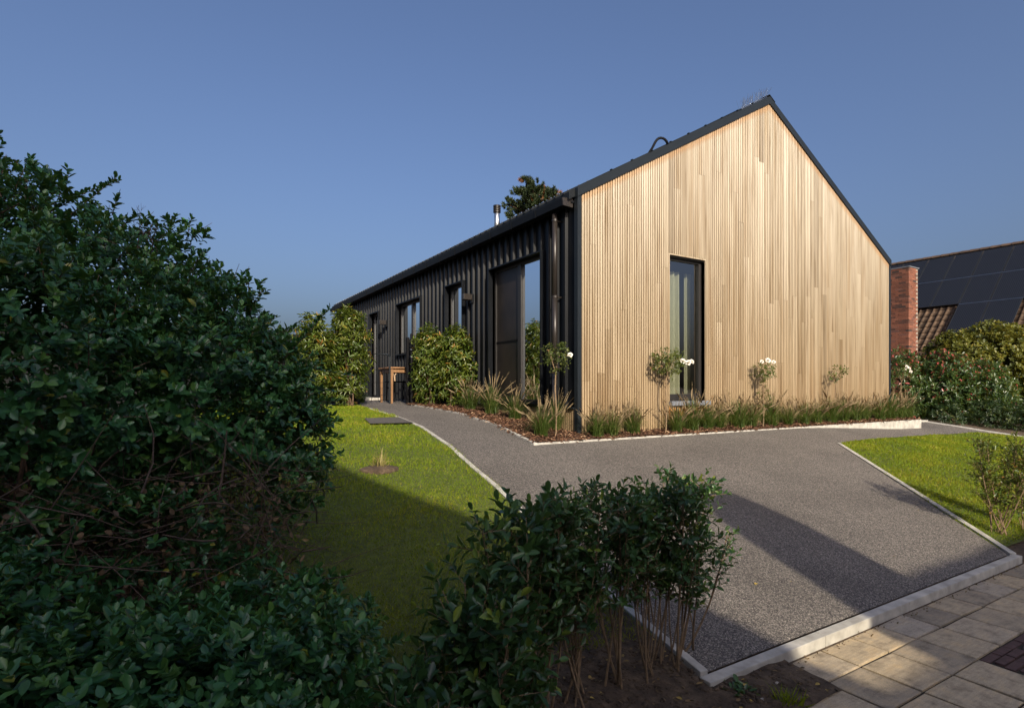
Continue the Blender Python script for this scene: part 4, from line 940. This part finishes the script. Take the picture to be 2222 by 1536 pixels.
def lawn_blades(poly, n, label, zf, near=2.2):
    P_ = scatter(poly, n, zf); d = depth(P_[:, 0], P_[:, 1]); sx = screen_x(P_[:, 0], P_[:, 1])
    keep = (d > 1.2) & (np.abs(sx) < .98) & (rng.random(len(P_)) < np.clip((near / np.maximum(d, .1)) ** 1.0 * 1.6, .12, 1)); P_ = P_[keep]; d = d[keep]; m_ = len(P_)
    A = np.stack([rng.normal(0, .7, m_), rng.normal(0, .7, m_), np.ones(m_)], 1); k = np.clip(d / 4, .9, 2.6)
    patchy = np.sin(P_[:, 0] * 3.1 + 2 * np.sin(P_[:, 1] * 2.3)) * np.sin(P_[:, 1] * 3.7 + P_[:, 0]) 
    R = np.clip(rng.normal(.45, .18, m_) + .20 * patchy + (rng.random(m_) < .06) * .4, 0, 1)
    L = rng.uniform(.015, .032, m_) * (1 + .3 * patchy) * np.clip(k, 1, 1.35)
    P_[:, 2] -= .004
    tag(link("grass", arr_mesh("grass", leaf_verts(P_, A, rdir(m_), L, rng.uniform(.0030, .0052, m_) * k, BLADE), BLADE_F, R), M['grass']), label, "grass", kind='stuff')
slabp = [(2.32, 7.35), (2.91, 7.30), (2.89, 7.86), (2.38, 7.82)]
lawnLv = [(-2.2, 2.55), (-3, 10.3), (2.6, 10.35), (3.02, 10.4), (2.95, 7.97), (2.91, 7.9)] + [slabp[2], slabp[3], slabp[0], slabp[1]] + [(a + .008, b) for a, b in LK[::-1][3:-1]] + [(2.26, 2.2), (1.2, 2.3)]
lawn_blades(lawnLv, 330000, "short green grass of the left lawn", hh)
lawn_blades([(6.12, 1.97), (8.94, 4.84), (10.58, 5.01), (13.1, 5.27), (15.06, 5.21), (15.9, 4.5), (12, 1.95)], 110000, "short green grass of the right lawn", hh, 3.6)
# soil clods, pebbles and fallen leaves in front of the hedge
soilp = [(.6, 1.0), (2.15, 1.0), (2.15, 1.25), (2.46, 1.27), (2.46, 1.5), (2.76, 1.5), (2.76, 1.77), (2.2, 1.77), (2.25, 2.2), (.9, 2.3)]
P_ = scatter(soilp, 3600, soil_h); n = len(P_)
cube = np.array([(-1,-1,-.6),(1,-1,-.7),(1,1,-.6),(-1,1,-.7),(-.7,-.6,.6),(.6,-.7,.7),(.7,.6,.5),(-.6,.7,.7)]) * .5; cf = [(0,3,2,1),(4,5,6,7),(0,1,5,4),(1,2,6,5),(2,3,7,6),(3,0,4,7)]
P_[:, 2] -= .002; sc = rng.uniform(.005, .026, n) * (rng.random(n) ** .7 + .3); an = rng.random(n) * 6.28
Rm = np.stack([np.stack([np.cos(an), -np.sin(an), 0 * an], 1), np.stack([np.sin(an), np.cos(an), 0 * an], 1), np.stack([0 * an, 0 * an, 0 * an + 1], 1)], 1)
Vc = np.einsum('nij,kj->nki', Rm, cube) * sc[:, None, None] + P_[:, None, :]
tag(link("soil_clods", arr_mesh("soil_clods", Vc, cf, rng.random(n)), M['soil']), "crumbly brown soil clods below the hedge", "soil", kind='stuff')
P_ = scatter(soilp, 760, soil_h); n = len(P_); P_[:, 2] += .006; A = rng.normal(0, 1, (n, 3)); A[:, 2] *= .2
tag(link("leaf_litter", arr_mesh("leaf_litter", leaf_verts(P_, A, np.array([0, 0, 1.]) + rng.normal(0, .4, (n, 3)), rng.uniform(.010, .034, n), rng.uniform(.006, .018, n)), LEAF_F, rng.random(n) ** 1.8), M['litter']), "dry fallen leaves under the hedge", "leaf litter", kind='stuff')
for i, (x, y, s) in enumerate(((2.05, 1.62, .022), (2.32, 1.60, .014), (2.52, 1.66, .011), (1.75, 1.55, .026))):
    m = MB().add([tuple(np.array([x, y, float(soil_h(x, y)) + s * .3]) + q * s * np.array([2, 1.4, 1.2])) for q in cube], cf)
    o = m.build("pebble", M['pebble'], None, bevel=s * .3); tag(o, ["pale pebble on the soil below the kerb corner", "small pebble on the soil between kerb and weed", "tiny pebble on the soil beside the first paving slab", "largest pebble on the soil under the leggy privets"][i], "pebble", "pebbles on the soil")
n = 90; wd = tag(empty("weed", (2.42, 1.55, .0)), "small grassy weed on the soil beside the paving", "weed")
P_ = np.zeros((n, 3)); P_[:, :2] = rng.normal(0, .03, (n, 2)); A = np.stack([rng.normal(0, .7, n), rng.normal(0, .7, n), np.ones(n)], 1)
link("blades", arr_mesh("blades", leaf_verts(P_, A, rdir(n), rng.uniform(.05, .11, n), .006, BLADE), BLADE_F, rng.uniform(.1, .6, n)), M['grass'], wd)["kind"] = "stuff"
lf = link("fallen_leaf", arr_mesh("fallen_leaf", leaf_verts(np.array([[3.33, 2.35, h(3.33, 2.35) + .012]]), np.array([[1., .3, .1]]), np.array([[.2, 0, 1.]]), .035, .024), LEAF_F, np.array([.98])), M['litter']); tag(lf, "single yellow leaf lying on the drive", "leaf")
nd = 60; P_ = scatter([(2.4, 1.95), (6.0, 1.95), (8.8, 4.8), (8, 5.7), (3.9, 5.7), (2.75, 4.8)], nd, hh); P_[:, 2] += .008; A = rng.normal(0, 1, (nd, 3)); A[:, 2] *= .1
tag(link("drive_litter", arr_mesh("drive_litter", leaf_verts(P_, A, np.array([0, 0, 1.]) + rng.normal(0, .3, (nd, 3)), rng.uniform(.006, .02, nd), rng.uniform(.004, .012, nd)), LEAF_F, rng.random(nd)), M['litter']), "tiny dry leaf bits scattered on the drive", "leaf litter", kind='stuff')
for i, (x, y, lab) in enumerate(((1.62, 1.72, "low weed rosette on the soil under the leggy privets"), (2.30, 1.70, "green weed sprouting at the kerb corner"), (2.02, 1.30, "small weed beside the lowest paving slabs"))):
    n = 34; w_ = tag(empty("weed", (x, y, float(soil_h(x, y)))), lab, "weed"); a = rng.random(n) * 6.28; P_ = np.zeros((n, 3)); P_[:, :2] = rng.normal(0, .03, (n, 2))
    A = np.stack([np.cos(a), np.sin(a), rng.uniform(.3, 1.2, n)], 1)
    link("leaf_rosette", arr_mesh("leaf_rosette", leaf_verts(P_, A, np.array([0, 0, 1.]) + rng.normal(0, .2, (n, 3)), rng.uniform(.02, .05, n), rng.uniform(.012, .024, n)), LEAF_F, rng.uniform(.2, .8, n)), M['privet'], w_)["kind"] = "stuff"
# grit and moss in the kerb joint
P_ = np.stack([rng.uniform(2.75, 6.0, 260), rng.normal(1.755, .012, 260), np.full(260, -.004)], 1)
tag(link("joint_moss", arr_mesh("joint_moss", leaf_verts(P_, rdir(260) + np.array([0, 0, .3]), rdir(260), rng.uniform(.008, .022, 260), .008), LEAF_F, rng.random(260) * .8), M['litter']), "dry moss and grit along the foot of the kerb", "moss", kind='stuff')

# ------------------------------------------------------------------ shrubs on the right
def red_tips(V, R):
    top = V[:, :, 2].mean(1); lim = np.clip((top - 1.5) / .8, 0, 1); rd = rng.random(len(R)) < .04 + .26 * lim ** 2
    return np.where(rd, rng.uniform(.88, 1, len(R)), np.minimum(R, .78))
leafy("photinia_hedge", [((15.5, 8.3, 1.45), (.75, .8, 1.02)), ((15.9, 7.2, 1.38), (.65, .65, 1.02)), ((16.7, 6.4, 1.3), (.75, .6, 1.0)), ((17.4, 5.9, 1.2), (.7, .6, .86)), ((15.4, 9.6, 1.4), (.8, .9, 1.0))], 5200, 8, (.10, .24), .085, .036, 'photinia', "dark glossy hedge with red shoot tips beside the house", "hedge", (16.0, 8.0, .5), None, LEAF, .35, 14, rr=red_tips, zmin=.6)
leafy("golden_shrub", [((18.1, 6.7, 1.75), (.8, .8, 1.15)), ((18.95, 6.2, 1.85), (.95, .9, 1.32)), ((20.0, 5.7, 1.8), (1.0, 1.0, 1.35)), ((19.3, 5.1, 1.1), (.9, .7, .9)), ((21.0, 5.2, 1.7), (1.0, 1.0, 1.3))], 8500, 8, (.08, .2), .085, .05, 'golden', "rounded yellow green shrub below the solar panels", "shrub", (18.5, 7.3, .5), None, LEAF, .3, 14, zmin=.55)
leafy("low_evergreen", [((16.7, 5.5, .75), (.5, .45, .42)), ((17.2, 4.9, .72), (.5, .5, .45)), ((16.1, 6.2, .75), (.4, .4, .36)), ((18.0, 4.5, .7), (.7, .5, .5))], 1500, 8, (.06, .14), .055, .018, 'lowshrub', "low dark evergreen carpet at the foot of the hedge", "shrub", (16.3, 5.5, .4), None, LANCE, .4, 6, zmin=.4)

# ------------------------------------------------------------------ neighbour's house
NR, NZ = 30.0, 7.42      # ridge line x and z, roof at 45 degrees
nh = tag(empty("neighbour_house", (26, 10, .5)), "brick house behind with brown pantiled roof carrying solar panels", "house"); bpy.context.view_layer.update(); ninv = nh.matrix_basis.inverted()
def np_(o, par=nh): o.parent = par; o.matrix_parent_inverse = (nh.matrix_basis if par is nh else par.matrix_world).inverted(); return o
NY0, NY1 = 3.0, 17.4
np_(MB().box(25.9, 34.1, NY0 + .2, NY1 - .2, .3, 3.0).prism([(25.9, 3.0), (34.1, 3.0), (30, 7.1)], 1, NY0 + .2, NY1 - .2).build("wall", M['mortar']))
q2 = math.sqrt(.5)
def onroof(s, y, up=0): return (NR - s * q2 - up * q2, y, NZ - s * q2 + up * q2)
m = MB(); L_ = 6.6
m.add([onroof(0, NY0, -.06), onroof(L_, NY0, -.06), onroof(L_, NY1, -.06), onroof(0, NY1, -.06), onroof(0, NY0, -.2), onroof(L_, NY0, -.2), onroof(L_, NY1, -.2), onroof(0, NY1, -.2)], [(0,1,2,3),(4,7,6,5),(0,4,5,1),(1,5,6,2),(2,6,7,3),(3,7,4,0)])
m.add([(NR, NY0, NZ - .08), (NR + 4.6, NY0, NZ - 4.7), (NR + 4.6, NY1, NZ - 4.7), (NR, NY1, NZ - .08)], [(0, 3, 2, 1)])
nroof = np_(m.build("roof", M['tile'])); bpy.context.view_layer.update()
TW, TL = .25, .345
def tile_v():
    K = 6; pr = [(-TW * .30, .0)] + [(-TW * .25 + TW * .5 * k / K, .045 * math.sin(math.pi * k / K)) for k in range(K + 1)] + [(TW * .70, .0)]
    v = [(s, y, u + lift) for s, lift in ((0, .0), (TL * 1.12, .03)) for y, u in pr]
    n = len(pr); lip = [(TL * 1.12, y, u) for y, u in pr]
    return np.array(v + lip), [(k, k + 1, n + k + 1, n + k) for k in range(n - 1)] + [(n + k, n + k + 1, 2 * n + k + 1, 2 * n + k) for k in range(n - 1)]
tv, tf = tile_v()
def tile_world(s0, y0):
    s = s0 + tv[:, 0]; y = y0 + tv[:, 1]; u = tv[:, 2] - .05
    return np.stack([NR - s * q2 - u * q2, y, NZ - s * q2 + u * q2], 1)
cells = [(r * TL + .05, NY0 + .15 + c * TW) for r in range(18) for c in range(int((NY1 - NY0 - .2) / TW))]
def seen(s, y):
    x, _, z = onroof(s, y); a = screen_x(np.array([x]), np.array([y]))[0]
    covered = any(p[0] < y < p[1] - .2 and p[2] < s < p[3] - .3 for p in ((6.6, 17, .2, 3.75), (6.6, 10.0, .2, 5.4)))
    return .70 < a < .93 and not covered and s < 5.4
single = [c for c in cells if seen(*c)][:300]; sset = set(single); rest = [c for c in cells if c not in sset]
def mk_tile_mesh():
    V = np.stack([-tv[:, 0] * q2 - (tv[:, 2] - .05) * q2, tv[:, 1], -tv[:, 0] * q2 + (tv[:, 2] - .05) * q2], 1); me = arr_mesh("roof_tile", V[None], tf); me.materials.append(M['tile']); return me
tme = mk_tile_mesh(); rinv = nroof.matrix_world.inverted()
for s, y in single:
    o = bpy.data.objects.new("roof_tile", tme); COL.objects.link(o); o.parent = nroof; o.matrix_parent_inverse = rinv; o.location = (NR - s * q2, y, NZ - s * q2)
o = link("roof_tile_field", arr_mesh("roof_tile_field", np.stack([tile_world(*c) for c in rest]), tf), M['tile'], nroof); o.matrix_parent_inverse = rinv; o["kind"] = "stuff"
nrt = int((NY1 - NY0) / .36)
rm = MB()
prr = [(math.cos(a) * .15, math.sin(a) * .11) for a in np.linspace(0, math.pi, 9)]; vs = []
for yy, sc in ((0, 1.0), (.37, 1.12)):
    vs += [(p[0] * sc, yy, p[1] * sc - .02) for p in prr]
rm.add(vs, [(k, k + 1, 9 + k + 1, 9 + k) for k in range(8)] + [tuple(range(9, 18))]); rme = rm.mesh("ridge_tile"); rme.materials.append(M['ridge'])
for i in range(nrt):
    o = bpy.data.objects.new("ridge_tile", rme); COL.objects.link(o); o.parent = nroof; o.matrix_parent_inverse = rinv; o.location = (NR, NY1 - .36 * (i + 1), NZ - .03)
    o.rotation_euler = (0, 0, 0)
# solar panels, 1.0 by 1.73 m
cols = [11.05 + k * 1.015 for k in range(-5, 5)]
pan_f = None
def panel_mesh():
    w, l, t, e = .985, 1.70, .035, .012
    f = MB(); f.box(0, l, 0, e, 0, t).box(0, l, w - e, w, 0, t).box(0, e, e, w - e, 0, t).box(l - e, l, e, w - e, 0, t)
    g = MB(); g.box(e, l - e, e, w - e, 0, t - .004)
    return f.mesh("frame"), g.mesh("cell_sheet")
fm, gm = panel_mesh(); fm.materials.append(M['pvframe']); gm.materials.append(M['pv'])
roman = {0: "top", 1: "middle", 2: "bottom"}
ordn = ["first", "second", "third", "fourth", "fifth", "sixth", "seventh", "eighth", "ninth", "tenth"]
RT = Matrix(((-q2, 0, -q2), (0, -1, 0), (-q2, 0, q2)))  # columns: down-slope, along ridge, up normal
for row, s0 in ((0, .30), (1, 2.06), (2, 3.82)):
    k = 0
    for y in reversed(cols):
        if row == 2 and not (7.8 < y < 9.9): continue
        if y > 13.5: continue
        k += 1
        r = tag(empty("solar_panel", onroof(s0, y + .985, .09)), "black solar panel in the %s row, %s from the chimney" % (roman[row], ordn[k - 1]), "solar panel", "solar panels on the neighbour's roof")
        r.rotation_euler = RT.to_euler()
        link("frame", fm, None, r); link("cell_sheet", gm, None, r)
for s in (2.03, 3.79):
    m = MB().add([onroof(s, 6.0 if s < 3 else 7.9, .130), onroof(s + .028, 6.0 if s < 3 else 7.9, .130), onroof(s + .028, 14.0 if s < 3 else 10.0, .130), onroof(s, 14.0 if s < 3 else 10.0, .130)], [(0, 1, 2, 3)])
    o = m.build("mounting_rail", M['steel'], nroof); o.matrix_parent_inverse = rinv
# brick chimney with single bricks
CX0, CX1, CY0, CY1, CZ1 = 24.60, 25.37, 10.66, 11.9, 6.15
ch = tag(empty("brick_chimney", (CX0, CY0, .5)), "tall orange red brick chimney stack beside the timber gable", "chimney"); bpy.context.view_layer.update(); cinv = ch.matrix_basis.inverted()
o = MB().box(CX0 + .012, CX1 - .012, CY0 + .012, CY1 - .012, .3, CZ1).build("mortar_core", M['mortar'], ch); o.matrix_parent_inverse = cinv
o = MB().box(CX0 - .012, CX1 + .03, CY0 - .03, CY1 + .03, CZ1, CZ1 + .035).build("cap_slab", M['stone_sill'], ch); o.matrix_parent_inverse = cinv
bl, bh_, bw = .232, .068, .105
def brick_me(dx, dy):
    m = MB().box(0, dx, 0, dy, 0, bh_); me = m.mesh("brick"); me.materials.append(M['brick']); return me
BM_ = {'v': brick_me(bl, bw), 'u': brick_me(bw, bl)}; low = MB(); count = 0
zc = CZ1 - .078; k = 0
while zc > .6:
    odd = k % 2
    xs_ = [CX0 + (0 if odd else bw + .01) + i * (bl + .011) for i in range(4)]; ys_ = [CY0 + (bw + .01 if odd else 0) + i * (bl + .011) for i in range(5)]
    for a in xs_:
        if a + bl > CX1 + .02: continue
        if zc > 3.0 and count < 298: o = bpy.data.objects.new("brick", BM_['v']); COL.objects.link(o); o.parent = ch; o.matrix_parent_inverse = cinv; o.location = (a, CY0 + rng.normal(0, .002), zc); count += 1
        else: low.box(a, a + bl, CY0, CY0 + bw, zc, zc + bh_)
    for a in ys_:
        if a + bl > CY1 + .02: continue
        if zc > 3.0 and count < 298: o = bpy.data.objects.new("brick", BM_['u']); COL.objects.link(o); o.parent = ch; o.matrix_parent_inverse = cinv; o.location = (CX0 + rng.normal(0, .002), a, zc); count += 1
        else: low.box(CX0, CX0 + bw, a, a + bl, zc, zc + bh_)
    zc -= .078; k += 1
o = low.build("lower_brickwork", M['brick'], ch); o.matrix_parent_inverse = cinv; o["kind"] = "stuff"

# ------------------------------------------------------------------ trees behind
def pine(x, y, H, label):
    z0 = 1.0; r = tag(empty("pine_tree", (x, y, z0)), label, "tree"); m = MB()
    m.tube([(0, 0, -.2), (.1, 0, H * .5), (0, .1, H)], [.22, .14, .03], 8); allv = []; ar = []
    for i in range(80):
        t = rng.uniform(.55, 1) ; a = rng.random() * 6.28; L = (1 - t) ** .6 * 3.2 + .9; b = np.array([0, 0, H * t]); d = unit(np.array([math.cos(a), math.sin(a), rng.uniform(.25, .75)]))
        e = b + d * L; m.tube([b, (b + e) / 2 - np.array([0, 0, .08]), e], [.04, .025, .01], 5, False)
        for q in np.linspace(.35, 1, 7):
            for _ in range(2):
                c = b + (e - b) * q + rng.normal(0, .16, 3); sd = unit(d + np.array([0, 0, .9]) + rng.normal(0, .4, 3)); n = 55; t2 = rng.random(n)
                P_ = c + sd * (t2 * .28)[:, None]; A = unit(sd * .9 + rdir(n) * .8)
                allv.append(leaf_verts(P_, A, rdir(n), .18, .007, LANCE)); brown = rng.random() < (.04 if d[0] * .85 - d[1] * .5 < 0 else .18)
                ar.append(np.full(n, rng.uniform(.88, 1) if brown else rng.uniform(.1, .75)))
    m.build("trunk", M['bark'], r); link("crown", arr_mesh("crown", np.concatenate(allv), LEAF_F, np.concatenate(ar)), M['pine'], r)["kind"] = "stuff"
pine(19.6, 29.0, 12.4, "pine with some browned needles rising behind the black roof")
leafy("far_tree", [((40, 25.2, 8.2), (2.2, 2.2, 2.0)), ((41, 22.5, 8.2), (2, 2, 1.9)), ((39.5, 27.6, 7.9), (1.6, 1.6, 1.5))], 1600, 8, (.2, .5), .2, .11, 'lowshrub', "tree top just showing above the neighbour's ridge", "tree", (40, 25, .5), None, LEAF, .4, 8)

# ------------------------------------------------------------------ unseen planting added behind the viewer, shaped to throw the long shadows
def hedge_box(name, x0, x1, y0, y1, z1, label, cat, nl=4000, rough=.06):
    r = tag(empty(name, ((x0 + x1) / 2, (y0 + y1) / 2, 0)), label, cat); bpy.context.view_layer.update(); inv = r.matrix_basis.inverted()
    bm = bmesh.new(); bmesh.ops.create_cube(bm, size=1)
    bmesh.ops.subdivide_edges(bm, edges=bm.edges[:], cuts=7, use_grid_fill=True)
    for v in bm.verts:
        q = v.co.copy(); k = 1 
        v.co = Vector(((x0 + x1) / 2 + q.x * (x1 - x0), (y0 + y1) / 2 + q.y * (y1 - y0), (q.z + .5) * z1 * k)) + Vector(rng.normal(0, rough * .5, 3))
    me = bpy.data.meshes.new("core"); bm.to_mesh(me); bm.free(); o = link("inner_twigs", me, M['bark'], r); o.matrix_parent_inverse = inv
    n = nl; f = rng.integers(0, 3, n); P_ = np.stack([rng.uniform(x0, x1, n), rng.uniform(y0, y1, n), rng.uniform(0, z1, n)], 1)
    P_[f == 0, 1] = y1; P_[f == 1, 2] = z1; P_[f == 2, 1] = y0; A = rdir(n)
    o = link("foliage", arr_mesh("foliage", leaf_verts(P_, A, rdir(n), .06, .035), LEAF_F, rng.random(n)), M['hedge'], r); o.matrix_parent_inverse = inv; o["kind"] = "stuff"
def conifer(name, x, y, prof, label, nl=5000):
    r = tag(empty(name, (x, y, 0)), label, "tree"); m = MB().lathe(prof, (0, 0, 0), 28); m.v = [tuple(np.array(p) + rng.normal(0, .02, 3)) for p in m.v]; m.build("inner_twigs", M['bark'], r)
    MB().tube([(0, 0, -.1), (0, 0, prof[1][1] + .5)], .18, 8).build("trunk", M['bark'], r)
    i = rng.integers(0, len(prof) - 1, nl); t = rng.random(nl); pr = np.array(prof); q = pr[i] + (pr[i + 1] - pr[i]) * t[:, None]; a = rng.random(nl) * 6.28
    P_ = np.stack([q[:, 0] * np.cos(a), q[:, 0] * np.sin(a), q[:, 1]], 1)
    link("foliage", arr_mesh("foliage", leaf_verts(P_, rdir(nl), rdir(nl), .05, .03), LEAF_F, rng.random(nl)), M['hedge'], r)["kind"] = "stuff"
hedge_box("shadow_hedge", -14, 1.22, -7.4, -6.7, 4.30, "unseen tall hedge added behind the viewer as shadow caster, left of the column", "hedge")
hedge_box("shadow_hedge", 1.70, 14, -7.4, -6.7, 4.72, "unseen taller hedge added behind the viewer as shadow caster, right of the column", "hedge")
conifer("shadow_column", 1.52, -7.0, [(.25, .3), (.40, 1.2), (.41, 4.6), (.40, 5.5), (.30, 5.95), (.14, 6.18), (.02, 6.24)], "unseen narrow column tree added to cast the band of shadow on the drive", 2500)
conifer("shadow_cone", -5.4, -7.0, [(5.0, .6), (5.9, 1.6), (5.95, 4.4), (5.5, 5.0), (4.2, 6.2), (2.95, 7.45), (1.4, 9.1), (.4, 10.2), (.05, 10.6)], "unseen broad cone tree added to shade the big bush and left lawn", 9000)
